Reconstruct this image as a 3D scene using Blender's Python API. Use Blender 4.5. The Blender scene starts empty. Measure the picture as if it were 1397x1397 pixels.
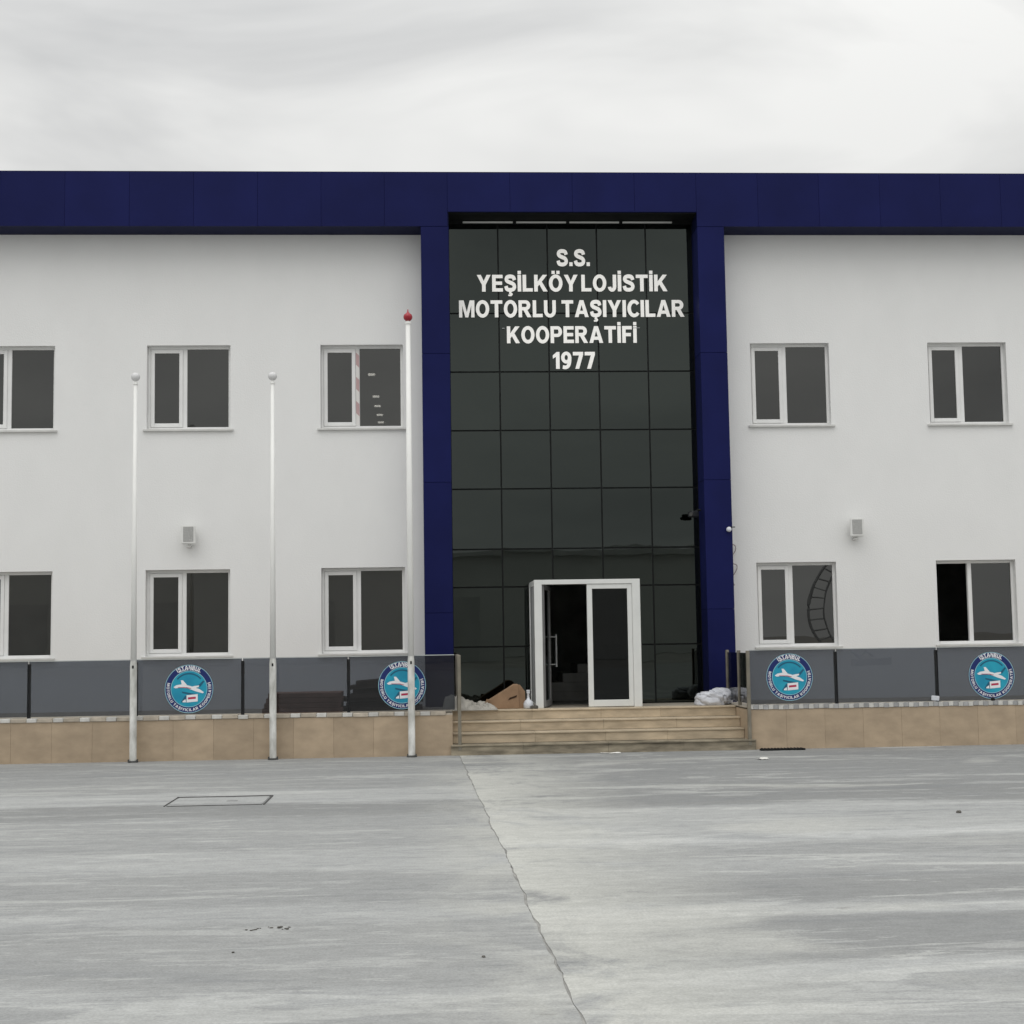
import bpy, bmesh, math, random
from mathutils import Vector, Matrix, noise
random.seed(7)
S = bpy.context.scene
C = S.collection
R = math.radians

# ------------------------------------------------------------------ camera
YAW, PIT, ROL = 0.0569978, 0.0858377, -0.0151701
F_PX, W_PX = 2000.0, 1397.0
cam_d = bpy.data.cameras.new('camera')
cam = bpy.data.objects.new('camera', cam_d)
C.objects.link(cam)
fwd = Vector((math.sin(YAW) * math.cos(PIT), math.cos(YAW) * math.cos(PIT), math.sin(PIT)))
rt0 = Vector((math.cos(YAW), -math.sin(YAW), 0))
up0 = rt0.cross(fwd)
rt = rt0 * math.cos(ROL) + up0 * math.sin(ROL)
up = -rt0 * math.sin(ROL) + up0 * math.cos(ROL)
m = Matrix((rt, up, -fwd)).transposed().to_4x4()
m.translation = Vector((0, -24.731, 1.75))
cam.matrix_world = m
cam_d.sensor_width = 36
cam_d.lens = 36 * F_PX / W_PX
cam_d.clip_start, cam_d.clip_end = 0.1, 3000
S.camera = cam

# ------------------------------------------------------------------ world, sun, exposure
SUN_EL, SUN_AZ = R(58), R(200)      # azimuth from +Y, clockwise: high, behind the camera
world = bpy.data.worlds.new('World')
S.world = world
world.use_nodes = True
nt = world.node_tree
nt.nodes.clear()
def N(t, tree=None, **kw):
    n = (tree or nt).nodes.new(t)
    for k, v in kw.items():
        setattr(n, k, v)
    return n
sky = N('ShaderNodeTexSky', sky_type='NISHITA', sun_disc=False, sun_elevation=SUN_EL, sun_rotation=SUN_AZ)
desat = N('ShaderNodeHueSaturation'); desat.inputs['Saturation'].default_value = 0.05
nt.links.new(sky.outputs[0], desat.inputs['Color'])
tc = N('ShaderNodeTexCoord')
mp = N('ShaderNodeMapping'); mp.inputs['Scale'].default_value = (1.0, 1.0, 3.2)
mp.inputs['Location'].default_value = (5.29, 7.94, 7.62)
nt.links.new(tc.outputs['Generated'], mp.inputs['Vector'])
cl = N('ShaderNodeTexNoise'); cl.inputs['Scale'].default_value = 2.6; cl.inputs['Detail'].default_value = 5
cl.inputs['Roughness'].default_value = 0.52; cl.inputs['Distortion'].default_value = 0.4
nt.links.new(mp.outputs[0], cl.inputs['Vector'])
cr = N('ShaderNodeValToRGB')
cr.color_ramp.elements[0].position = 0.34; cr.color_ramp.elements[0].color = (0.565, 0.572, 0.575, 1)
cr.color_ramp.elements[1].position = 0.62; cr.color_ramp.elements[1].color = (0.855, 0.857, 0.843, 1)
nt.links.new(cl.outputs['Fac'], cr.inputs['Fac'])
sc = N('ShaderNodeVectorMath', operation='SCALE'); sc.inputs['Scale'].default_value = 10.0
nt.links.new(cr.outputs[0], sc.inputs[0])
# overcast dome: brighter towards the zenith, as a covered sky is
sepw = N('ShaderNodeSeparateXYZ'); nt.links.new(tc.outputs['Generated'], sepw.inputs[0])
zen = N('ShaderNodeMapRange'); zen.interpolation_type = 'SMOOTHSTEP'; zen.inputs['From Min'].default_value = 0.22; zen.inputs['From Max'].default_value = 1.0
zen.inputs['To Min'].default_value = 10.0; zen.inputs['To Max'].default_value = 21.0
nt.links.new(sepw.outputs[2], zen.inputs['Value']); nt.links.new(zen.outputs[0], sc.inputs['Scale'])
mx = N('ShaderNodeMix', data_type='RGBA'); mx.inputs['Factor'].default_value = 0.93
nt.links.new(desat.outputs[0], mx.inputs[6]); nt.links.new(sc.outputs[0], mx.inputs[7])
bg = N('ShaderNodeBackground'); bg.inputs['Strength'].default_value = 0.1
nt.links.new(mx.outputs[2], bg.inputs['Color'])
wo = N('ShaderNodeOutputWorld')
nt.links.new(bg.outputs[0], wo.inputs['Surface'])

sun_d = bpy.data.lights.new('sun', 'SUN')
sun_d.energy, sun_d.angle, sun_d.color = 0.5, R(50), (1.0, 0.98, 0.95)
sun = bpy.data.objects.new('sun', sun_d)
C.objects.link(sun)
sd = Vector((math.sin(SUN_AZ) * math.cos(SUN_EL), math.cos(SUN_AZ) * math.cos(SUN_EL), math.sin(SUN_EL)))
sun.rotation_euler = sd.to_track_quat('Z', 'Y').to_euler()
S.view_settings.view_transform = 'Standard'
S.view_settings.look = 'None'
S.view_settings.exposure = 0
S.view_settings.gamma = 1

# ------------------------------------------------------------------ materials
def mat(name, col, rough=0.6, spec=0.5, var=0.0, scale=3.0, bump=0.0, bscale=40.0, metal=0.0, rnd=0.0, stretch=(1, 1, 1), detail=5, col2=None):
    mt = bpy.data.materials.new(name)
    mt.use_nodes = True
    t = mt.node_tree
    p = t.nodes['Principled BSDF']
    p.inputs['Roughness'].default_value = rough
    p.inputs['Specular IOR Level'].default_value = spec
    p.inputs['Metallic'].default_value = metal
    p.inputs['Base Color'].default_value = (*col, 1)
    co = N('ShaderNodeNewGeometry', t)
    ma = N('ShaderNodeMapping', t); ma.inputs['Scale'].default_value = stretch
    t.links.new(co.outputs['Position'], ma.inputs['Vector'])
    last = None
    if var or col2:
        nz = N('ShaderNodeTexNoise', t)
        nz.inputs['Scale'].default_value = scale; nz.inputs['Detail'].default_value = detail
        t.links.new(ma.outputs[0], nz.inputs['Vector'])
        rp = N('ShaderNodeValToRGB', t)
        rp.color_ramp.elements[0].position = 0.3; rp.color_ramp.elements[1].position = 0.7
        a = tuple(max(0, c * (1 - var)) for c in col)
        b = col2 if col2 else tuple(c * (1 + var) for c in col)
        rp.color_ramp.elements[0].color = (*a, 1); rp.color_ramp.elements[1].color = (*b, 1)
        t.links.new(nz.outputs['Fac'], rp.inputs['Fac'])
        last = rp.outputs[0]
    if rnd:
        oi = N('ShaderNodeObjectInfo', t)
        mr = N('ShaderNodeMapRange', t)
        mr.inputs['To Min'].default_value = 1 - rnd; mr.inputs['To Max'].default_value = 1 + rnd
        t.links.new(oi.outputs['Random'], mr.inputs['Value'])
        sc_ = N('ShaderNodeVectorMath', t, operation='SCALE')
        if last: t.links.new(last, sc_.inputs[0])
        else: sc_.inputs[0].default_value = col
        t.links.new(mr.outputs[0], sc_.inputs['Scale'])
        last = sc_.outputs[0]
    if last: t.links.new(last, p.inputs['Base Color'])
    if bump:
        n2 = N('ShaderNodeTexNoise', t); n2.inputs['Scale'].default_value = bscale; n2.inputs['Detail'].default_value = 4
        t.links.new(co.outputs['Position'], n2.inputs['Vector'])
        bp = N('ShaderNodeBump', t); bp.inputs['Strength'].default_value = bump; bp.inputs['Distance'].default_value = 0.01
        t.links.new(n2.outputs['Fac'], bp.inputs['Height'])
        t.links.new(bp.outputs[0], p.inputs['Normal'])
    return mt

def glass(name, tint, ior, gtint=(1, 1, 1), rough=0.0, wave=0.0):
    mt = bpy.data.materials.new(name)
    mt.use_nodes = True
    t = mt.node_tree
    t.nodes.clear()
    tr = N('ShaderNodeBsdfTransparent', t); tr.inputs[0].default_value = (*tint, 1)
    gl = N('ShaderNodeBsdfGlossy', t); gl.inputs['Color'].default_value = (*gtint, 1); gl.inputs['Roughness'].default_value = rough
    fr = N('ShaderNodeFresnel', t); fr.inputs['IOR'].default_value = ior
    mixn = N('ShaderNodeMixShader', t)
    out = N('ShaderNodeOutputMaterial', t)
    if wave:
        g = N('ShaderNodeNewGeometry', t)
        nz = N('ShaderNodeTexNoise', t); nz.inputs['Scale'].default_value = 1.6; nz.inputs['Detail'].default_value = 1
        t.links.new(g.outputs['Position'], nz.inputs['Vector'])
        bp = N('ShaderNodeBump', t); bp.inputs['Strength'].default_value = wave; bp.inputs['Distance'].default_value = 0.02
        t.links.new(nz.outputs['Fac'], bp.inputs['Height'])
        t.links.new(bp.outputs[0], gl.inputs['Normal'])
    t.links.new(fr.outputs[0], mixn.inputs[0]); t.links.new(tr.outputs[0], mixn.inputs[1]); t.links.new(gl.outputs[0], mixn.inputs[2])
    t.links.new(mixn.outputs[0], out.inputs['Surface'])
    return mt

M = {}
M['plaster'] = mat('plaster', (0.81, 0.81, 0.80), 0.85, 0.2, var=0.018, scale=1.3, bump=0.35, bscale=40, stretch=(1.2, 1, 0.7), detail=9)
M['interior'] = mat('interior', (0.55, 0.55, 0.53), 0.9, 0.1, var=0.2, scale=2)
M['blue'] = mat('blue_panel', (0.0078, 0.0108, 0.070), 0.5, 0.10, var=0.12, scale=1.2, rnd=0.06, bump=0.03, bscale=1.5)
M['blue_dark'] = mat('blue_joint', (0.006, 0.009, 0.04), 0.6, 0.1, var=0.1, scale=3)
M['black'] = mat('black_joint', (0.008, 0.009, 0.009), 0.6, 0.2, var=0.2, scale=8)
M['roof'] = mat('roof_sheet', (0.25, 0.25, 0.25), 0.8, 0.2, var=0.15, scale=1)
M['pvc'] = mat('white_pvc', (0.78, 0.78, 0.77), 0.4, 0.4, var=0.03, scale=5)
M['alu'] = mat('white_aluminium', (0.70, 0.71, 0.69), 0.4, 0.5, var=0.04, scale=4)
M['alu_grey'] = mat('grey_aluminium', (0.33, 0.34, 0.34), 0.45, 0.5, var=0.08, scale=4, stretch=(8, 8, 0.4))
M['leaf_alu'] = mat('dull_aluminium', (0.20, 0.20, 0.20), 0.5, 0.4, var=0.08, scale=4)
M['sill'] = mat('sill_stone', (0.62, 0.62, 0.60), 0.6, 0.3, var=0.08, scale=6)
M['tape'] = mat('barrier_tape', (0.75, 0.73, 0.71), 0.5, 0.3)
M['win_glass'] = glass('window_glass', (0.12, 0.12, 0.115), 1.85, (0.97, 0.98, 0.95), wave=0.03)
M['cw_glass'] = glass('curtain_glass', (0.06, 0.075, 0.066), 1.62, (0.88, 1.0, 0.93), wave=0.05)
M['door_glass'] = glass('door_glass', (0.10, 0.12, 0.12), 1.40, (0.95, 1, 1), wave=0.02)
M['bal_glass'] = glass('balustrade_glass', (0.40, 0.42, 0.455), 1.46, (1, 1, 1), wave=0.03)
M['bal_highlight'] = mat('glass_edge_highlight', (0.50, 0.53, 0.52), 0.3, 0.5, var=0.1, scale=5)
M['post'] = mat('dark_post', (0.018, 0.019, 0.022), 0.5, 0.4, var=0.2, scale=8)
M['rail_post'] = mat('steel_post', (0.22, 0.20, 0.16), 0.4, 0.5, var=0.25, scale=5, metal=0.3)
M['travertine'] = mat('travertine', (0.41, 0.32, 0.225), 0.6, 0.3, var=0.13, scale=3.2, rnd=0.08, bump=0.2, bscale=25, stretch=(1, 1, 1.8))
M['step'] = mat('step_stone', (0.47, 0.385, 0.275), 0.6, 0.3, var=0.20, scale=3.5, rnd=0.10, bump=0.2, bscale=30, stretch=(1, 1, 3))
M['step_dirty'] = mat('step_stone_dirty', (0.27, 0.235, 0.175), 0.75, 0.2, var=0.45, scale=3.0, rnd=0.08, bump=0.3, bscale=20, stretch=(1, 1, 4))
M['nosing'] = mat('step_nosing', (0.49, 0.41, 0.30), 0.55, 0.3, var=0.15, scale=4, rnd=0.08)
M['coping_light'] = mat('coping_light', (0.55, 0.54, 0.51), 0.6, 0.3, var=0.12, scale=8, rnd=0.1)
M['coping_tan'] = mat('coping_tan', (0.44, 0.39, 0.32), 0.7, 0.3, var=0.2, scale=8, rnd=0.12)
M['coping_grey'] = mat('coping_grey', (0.36, 0.36, 0.36), 0.7, 0.3, var=0.2, scale=8, rnd=0.15)
M['core'] = mat('terrace_core', (0.16, 0.135, 0.10), 0.9, 0.1, var=0.3, scale=4)
M['tile'] = mat('terrace_floor', (0.40, 0.36, 0.30), 0.6, 0.3, var=0.15, scale=3)
M['pole'] = mat('pole_paint', (0.87, 0.87, 0.845), 0.4, 0.4, var=0.04, scale=2.0, stretch=(3, 3, 1))
M['pole_worn'] = mat('pole_paint_worn', (0.40, 0.40, 0.37), 0.6, 0.3, col2=(0.82, 0.82, 0.79), scale=5.0, stretch=(2, 2, 0.8))
M['ball'] = mat('finial_white', (0.66, 0.66, 0.66), 0.3, 0.5, var=0.05, scale=5)
M['red'] = mat('finial_red', (0.34, 0.012, 0.025), 0.25, 0.5, var=0.1, scale=6)
M['spk'] = mat('speaker_case', (0.76, 0.76, 0.74), 0.5, 0.4, var=0.04, scale=8)
M['grille'] = mat('speaker_grille', (0.40, 0.40, 0.39), 0.7, 0.3, var=0.2, scale=70)
M['letter'] = mat('letter_acrylic', (0.90, 0.89, 0.86), 0.4, 0.4, var=0.03, scale=4)
_p = M['letter'].node_tree.nodes['Principled BSDF']   # weak emission added on the letter faces
_p.inputs['Emission Color'].default_value = (1, 0.98, 0.93, 1); _p.inputs['Emission Strength'].default_value = 0.15
M['navy'] = mat('sticker_navy', (0.012, 0.025, 0.135), 0.5, 0.3)
M['teal'] = mat('sticker_teal', (0.015, 0.25, 0.40), 0.5, 0.3, col2=(0.022, 0.36, 0.50), scale=5)
M['teal_dark'] = mat('sticker_teal_dark', (0.015, 0.11, 0.19), 0.5, 0.3)
M['pale'] = mat('sticker_pale', (0.35, 0.62, 0.68), 0.5, 0.3)
M['white_print'] = mat('sticker_white', (0.82, 0.82, 0.84), 0.5, 0.3)
M['red_print'] = mat('sticker_red', (0.45, 0.03, 0.08), 0.5, 0.3)
M['card'] = mat('cardboard', (0.285, 0.185, 0.115), 0.8, 0.2, var=0.15, scale=6, bump=0.2, bscale=20)
M['card_dark'] = mat('cardboard_inside', (0.05, 0.03, 0.02), 0.9, 0.1)
M['paper'] = mat('cement_paper', (0.40, 0.38, 0.34), 0.9, 0.1, var=0.2, scale=9, bump=0.5, bscale=18)
M['sack'] = mat('woven_sack', (0.62, 0.63, 0.67), 0.6, 0.3, var=0.12, scale=7, bump=0.4, bscale=25)
M['plastic'] = mat('white_plastic', (0.62, 0.64, 0.68), 0.35, 0.5, var=0.08, scale=20)
M['brown'] = mat('brown_board', (0.34, 0.215, 0.17), 0.8, 0.2, var=0.2, scale=5, rnd=0.2)
M['dark_wood'] = mat('dark_board', (0.075, 0.06, 0.05), 0.8, 0.2, var=0.3, scale=5, rnd=0.3)
M['rubber'] = mat('rubber', (0.012, 0.012, 0.012), 0.8, 0.2, var=0.3, scale=20)
M['scrap'] = mat('paper_scrap', (0.75, 0.74, 0.70), 0.8, 0.1, var=0.05, scale=10)
M['pebble'] = mat('pebble', (0.11, 0.105, 0.095), 0.9, 0.1, var=0.3, scale=20)
M['cable'] = mat('cable', (0.34, 0.27, 0.27), 0.6, 0.3, var=0.2, scale=10)
M['iron'] = mat('cast_iron', (0.075, 0.075, 0.073), 0.7, 0.3, var=0.3, scale=10)
M['galv'] = mat('galvanised_steel', (0.40, 0.405, 0.41), 0.5, 0.4, var=0.1, scale=3)
M['leaf'] = mat('leaves', (0.10, 0.12, 0.055), 0.7, 0.2, var=0.4, scale=0.6)
M['bark'] = mat('bark', (0.17, 0.15, 0.125), 0.9, 0.1, var=0.3, scale=4)
M['shed'] = mat('shed_cladding', (0.70, 0.70, 0.68), 0.7, 0.2, var=0.04, scale=0.3)
M['shed_roof'] = mat('shed_roof', (0.60, 0.60, 0.59), 0.7, 0.2, var=0.1, scale=0.4)

# red and white diagonal stripes of the tape
t = M['tape'].node_tree
g = N('ShaderNodeNewGeometry', t)
wv = N('ShaderNodeTexWave', t, wave_type='BANDS', bands_direction='DIAGONAL'); wv.inputs['Scale'].default_value = 1.5
t.links.new(g.outputs['Position'], wv.inputs['Vector'])
rp = N('ShaderNodeValToRGB', t)
rp.color_ramp.interpolation = 'CONSTANT'
rp.color_ramp.elements[0].color = (0.50, 0.34, 0.34, 1); rp.color_ramp.elements[1].position = 0.5; rp.color_ramp.elements[1].color = (0.72, 0.70, 0.68, 1)
t.links.new(wv.outputs[0], rp.inputs['Fac']); t.links.new(rp.outputs[0], t.nodes['Principled BSDF'].inputs['Base Color'])

# lit lamp
ml = bpy.data.materials.new('lit_lamp'); ml.use_nodes = True
p_ = ml.node_tree.nodes['Principled BSDF']
p_.inputs['Emission Color'].default_value = (1, 0.98, 0.95, 1); p_.inputs['Emission Strength'].default_value = 22
M['lamp'] = ml

# concrete yard: trowelled bands along the facade, dusty pale patches, fine mottling
RIGHT_POURS = [(-2, .25), (-6.8, .25), (-8, .22), (-9.35, .22), (-9.6, .36), (-11.55, .37), (-11.75, .46), (-12.05, .44), (-12.25, .32), (-13.0, .29), (-13.2, .36),
               (-14.05, .27), (-14.3, .24), (-14.85, .245), (-15.05, .36), (-15.3, .38), (-15.5, .245), (-16.65, .24), (-16.85, .38), (-17.1, .40), (-17.25, .31), (-18, .33)]
LEFT_POURS = [(-2, .28), (-7.1, .29), (-7.3, .37), (-8.4, .38), (-8.65, .225), (-9.5, .23), (-9.8, .30), (-12.0, .31), (-12.3, .36), (-13.2, .37), (-13.5, .285), (-14.6, .29),
              (-14.85, .35), (-15.2, .36), (-15.4, .28), (-16.85, .285), (-17.05, .35), (-17.3, .36), (-17.4, .30), (-19, .32)]
def concrete(name, right):
    mt = bpy.data.materials.new(name); mt.use_nodes = True
    t = mt.node_tree
    p = t.nodes['Principled BSDF']; p.inputs['Roughness'].default_value = 0.82; p.inputs['Specular IOR Level'].default_value = 0.25
    g = N('ShaderNodeNewGeometry', t)
    L = t.links.new
    def noise_(scale, stretch, detail=4, rough=0.55, dist=0.0, off=0.0):
        ma = N('ShaderNodeMapping', t); ma.inputs['Scale'].default_value = stretch
        ma.inputs['Location'].default_value = (off, off * 1.7, 0)
        L(g.outputs['Position'], ma.inputs['Vector'])
        n = N('ShaderNodeTexNoise', t); n.inputs['Scale'].default_value = scale; n.inputs['Detail'].default_value = detail
        n.inputs['Roughness'].default_value = rough; n.inputs['Distortion'].default_value = dist
        L(ma.outputs[0], n.inputs['Vector'])
        return n.outputs['Fac']
    def mrange(v, a, b, c=0.0, d=1.0):
        r_ = N('ShaderNodeMapRange', t)
        for k, x in zip(('From Min', 'From Max', 'To Min', 'To Max'), (a, b, c, d)): r_.inputs[k].default_value = x
        L(v, r_.inputs['Value']); return r_.outputs[0]
    def math_(op, a, b):
        n = N('ShaderNodeMath', t, operation=op)
        for i, x in enumerate((a, b)):
            if isinstance(x, (int, float)): n.inputs[i].default_value = x
            else: L(x, n.inputs[i])
        return n.outputs[0]
    def mixc(f, a, b):
        n = N('ShaderNodeMix', t, data_type='RGBA')
        if isinstance(f, float): n.inputs['Factor'].default_value = f
        else: L(f, n.inputs['Factor'])
        for i, x in ((6, a), (7, b)):
            if isinstance(x, tuple): n.inputs[i].default_value = (*x, 1)
            else: L(x, n.inputs[i])
        return n.outputs[2]
    off = 13.0 if right else 2.0
    amp = 1.0 if right else 0.75
    band = noise_(1.0, (0.10, 0.55, 1), 3, 0.5, 0.25, off)
    sharp = noise_(1.0, (0.32, 1.7, 1), 9, 0.74, 1.0, off + 5)
    fine = noise_(1.0, (2.6, 9.0, 1), 6, 0.7, 0.4, off + 9)
    mott = noise_(8.0, (1, 1.6, 1), 8, 0.78, 0.0, off + 3)
    base = mixc(mrange(band, 0.38, 0.62), (0.25, 0.258, 0.26), (0.36, 0.365, 0.355))
    # pours and trowel passes that run along the facade, as they lie on this yard
    pours = RIGHT_POURS if right else LEFT_POURS
    sy = N('ShaderNodeSeparateXYZ', t); L(g.outputs['Position'], sy.inputs[0])
    wob = noise_(1.0, (0.22, 0.25, 1), 6, 0.6, 0.6, off + 33)
    yy = math_('ADD', sy.outputs[1], math_('ADD', mrange(wob, 0.2, 0.8, -0.42, 0.42), mrange(noise_(1.0, (1.3, 4.0, 1), 6, 0.75, 0.5, off + 90), 0.2, 0.8, -0.16, 0.16)))
    rpn = N('ShaderNodeValToRGB', t)
    el = rpn.color_ramp.elements
    for i, (y_, v_) in enumerate(sorted(pours)):
        e_ = el[i] if i < 2 else el.new(min(1, (y_ + 19) / 17))
        e_.position = min(1, (y_ + 19) / 17); e_.color = (v_ * 0.985, v_, v_ * 0.985, 1)
    L(mrange(yy, -19, -2), rpn.inputs['Fac'])
    base = mixc(0.80, base, rpn.outputs[0])
    base = mixc(math_('MULTIPLY', mrange(sharp, 0.565, 0.595), 0.50 * amp), base, (0.50, 0.505, 0.485))
    base = mixc(math_('MULTIPLY', mrange(sharp, 0.46, 0.37), 0.50 * amp), base, (0.205, 0.213, 0.218))
    k = math_('ADD', math_('MULTIPLY', mrange(fine, 0.25, 0.75, -0.09, 0.09), 1.0), mrange(mott, 0.3, 0.7, 0.86, 1.14))
    grain = noise_(55.0, (1, 1, 1), 3, 0.75, 0.0, off)
    k = math_('MULTIPLY', k, mrange(grain, 0.25, 0.75, 0.80, 1.20))
    scuff = noise_(1.0, (0.55, 3.2, 1), 7, 0.72, 0.8, off + 21)
    base = mixc(math_('MULTIPLY', mrange(scuff, 0.565, 0.59), 0.34), base, (0.47, 0.475, 0.46))
    base = mixc(math_('MULTIPLY', mrange(scuff, 0.415, 0.385), 0.32), base, (0.20, 0.205, 0.21))
    if not right:
        sep = N('ShaderNodeSeparateXYZ', t); L(g.outputs['Position'], sep.inputs[0])
        near = mrange(sep.outputs[0], -0.25, 0.5, 0.0, 1.0)
        blot = noise_(1.0, (1.2, 0.8, 1), 6, 0.65, 0.5, 31.0)
        base = mixc(math_('MULTIPLY', math_('MULTIPLY', near, mrange(blot, 0.38, 0.55)), 0.6), base, (0.44, 0.44, 0.41))
    if right:
        # pale yellowish dust drifting from the joint
        sep = N('ShaderNodeSeparateXYZ', t); L(g.outputs['Position'], sep.inputs[0])
        near = mrange(sep.outputs[0], 0.45, 2.3, 1.0, 0.0)
        blot = noise_(1.0, (0.9, 0.7, 1), 9, 0.72, 0.6, 31.0)
        dust = math_('MULTIPLY', near, mrange(blot, 0.37, 0.50))
        base = mixc(math_('MULTIPLY', dust, 0.85), base, (0.50, 0.50, 0.462))
        blot2 = noise_(1.0, (0.30, 0.55, 1), 5, 0.6, 0.5, 47.0)
        base = mixc(math_('MULTIPLY', mrange(blot2, 0.56, 0.66), 0.5), base, (0.48, 0.48, 0.45))
    spot = noise_(1.0, (3.0, 5.0, 1), 3, 0.5, 0.3, off + 70)
    base = mixc(math_('MULTIPLY', mrange(spot, 0.73, 0.80), 0.5), base, (0.16, 0.155, 0.14))
    s = N('ShaderNodeVectorMath', t, operation='SCALE'); L(base, s.inputs[0]); L(k, s.inputs['Scale'])
    L(s.outputs[0], p.inputs['Base Color'])
    bp = N('ShaderNodeBump', t); bp.inputs['Strength'].default_value = 0.25; bp.inputs['Distance'].default_value = 0.006
    L(fine, bp.inputs['Height']); L(bp.outputs[0], p.inputs['Normal'])
    return mt
M['concrete_a'] = concrete('concrete_plain', False)
M['concrete_b'] = concrete('concrete_dusty', True)
M['soil'] = mat('bare_ground', (0.33, 0.32, 0.30), 0.9, 0.1, var=0.25, scale=0.3)
M['gap'] = mat('joint_dirt', (0.20, 0.198, 0.19), 0.95, 0.05, col2=(0.38, 0.375, 0.355), scale=3.5)

# ------------------------------------------------------------------ mesh helpers
def box(bm, x0, x1, y0, y1, z0, z1, bevel=0.0):
    r = bmesh.ops.create_cube(bm, size=1.0)
    vs = r['verts']
    for v in vs:
        v.co = Vector(((x0 + x1) / 2 + v.co.x * (x1 - x0), (y0 + y1) / 2 + v.co.y * (y1 - y0), (z0 + z1) / 2 + v.co.z * (z1 - z0)))
    if bevel:
        es = list({e for v in vs for e in v.link_edges})
        bmesh.ops.bevel(bm, geom=es, offset=bevel, segments=1, affect='EDGES')
    return vs

def lathe(bm, prof, n=20, x=0, y=0):
    rings = []
    for r_, z in prof:
        if r_ < 1e-6:
            rings.append([bm.verts.new((x, y, z))])
        else:
            rings.append([bm.verts.new((x + r_ * math.cos(2 * math.pi * k / n), y + r_ * math.sin(2 * math.pi * k / n), z)) for k in range(n)])
    for a, b in zip(rings, rings[1:]):
        if len(a) == 1 and len(b) == 1: continue
        for k in range(n):
            q = (k + 1) % n
            if len(a) == 1: bm.faces.new((a[0], b[q], b[k]))
            elif len(b) == 1: bm.faces.new((a[k], a[q], b[0]))
            else: bm.faces.new((a[k], a[q], b[q], b[k]))

def tube(bm, pts, rad, n=6):
    pts = [Vector(p) for p in pts]
    rings = []
    for i, p in enumerate(pts):
        d = (pts[min(i + 1, len(pts) - 1)] - pts[max(i - 1, 0)]).normalized()
        a = d.cross(Vector((0, 0, 1)))
        if a.length < 1e-3: a = d.cross(Vector((1, 0, 0)))
        a.normalize(); b = d.cross(a)
        r_ = rad[i] if isinstance(rad, (list, tuple)) else rad
        rings.append([bm.verts.new(p + (a * math.cos(2 * math.pi * k / n) + b * math.sin(2 * math.pi * k / n)) * r_) for k in range(n)])
    for a, b in zip(rings, rings[1:]):
        for k in range(n):
            bm.faces.new((a[k], a[(k + 1) % n], b[(k + 1) % n], b[k]))
    bm.faces.new(rings[0][::-1]); bm.faces.new(rings[-1])

def prism(bm, poly, y0, y1):
    """poly in the XZ plane, extruded from y0 (front) to y1"""
    a = [bm.verts.new((x, y0, z)) for x, z in poly]
    b = [bm.verts.new((x, y1, z)) for x, z in poly]
    n = len(poly)
    bm.faces.new(a); bm.faces.new(b[::-1])
    for k in range(n):
        bm.faces.new((a[k], b[k], b[(k + 1) % n], a[(k + 1) % n]))

def mesh_of(name, bm, mt, smooth=False):
    bmesh.ops.recalc_face_normals(bm, faces=bm.faces)
    me = bpy.data.meshes.new(name)
    bm.to_mesh(me); bm.free()
    me.materials.append(mt)
    if smooth:
        for f in me.polygons: f.use_smooth = True
    return me

def link(name, me, parent=None, loc=(0, 0, 0), rot=None):
    o = bpy.data.objects.new(name, me)
    C.objects.link(o)
    o.location = loc
    if rot: o.rotation_euler = rot
    if parent: o.parent = parent
    return o

def obj(name, bm, mt, parent=None, loc=(0, 0, 0), rot=None, smooth=False):
    return link(name, mesh_of(name, bm, mt, smooth), parent, loc, rot)

def boxes(name, lst, mt, parent=None, loc=(0, 0, 0), bevel=0.0, rot=None):
    bm = bmesh.new()
    for b in lst: box(bm, *b, bevel=bevel)
    return obj(name, bm, mt, parent, loc, rot)

def tag(o, label=None, cat=None, group=None, kind=None):
    if label: o['label'] = label
    if cat: o['category'] = cat
    if group: o['group'] = group
    if kind: o['kind'] = kind
    return o

def thing(name, label, cat, loc=(0, 0, 0), group=None):
    o = bpy.data.objects.new(name, None)
    C.objects.link(o); o.location = loc
    return tag(o, label, cat, group)

def copy_tree(o, parent=None):
    c = o.copy(); C.objects.link(c)
    if parent: c.parent = parent
    for ch in list(o.children): copy_tree(ch, c)
    return c

# ------------------------------------------------------------------ ground
def slab_edge(bm, xs_a, xs_b, y0, y1, jag_left, jag_right, ztop, n=900):
    """slab with a ragged edge along Y; xs_* give the mean x at y"""
    rows = []
    for i in range(n + 1):
        y = y0 + (y1 - y0) * i / n
        rag = lambda s: 0.020 * noise.noise(Vector((1.5, y * 1.1, 0))) + 0.010 * noise.noise(Vector((1.5, y * 5.0, 3))) + max(0.0, 0.022 * noise.noise(Vector((s, y * 2.3, 9)))) * (1 if s > 5 else -1) + 0.010 * abs(noise.noise(Vector((s, y * 14, 5)))) * (1 if s > 5 else -1)
        xa = xs_a(y) + (rag(7.5) if jag_left else 0)
        xb = xs_b(y) + (rag(2.5) if jag_right else 0)
        rows.append([bm.verts.new((xa, y, ztop)), bm.verts.new((xb, y, ztop)), bm.verts.new((xb, y, ztop - 0.08)), bm.verts.new((xa, y, ztop - 0.08))])
    for a, b in zip(rows, rows[1:]):
        for k in range(4):
            bm.faces.new((a[k], b[k], b[(k + 1) % 4], a[(k + 1) % 4]))
    bm.faces.new(rows[0]); bm.faces.new(rows[-1][::-1])

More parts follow.
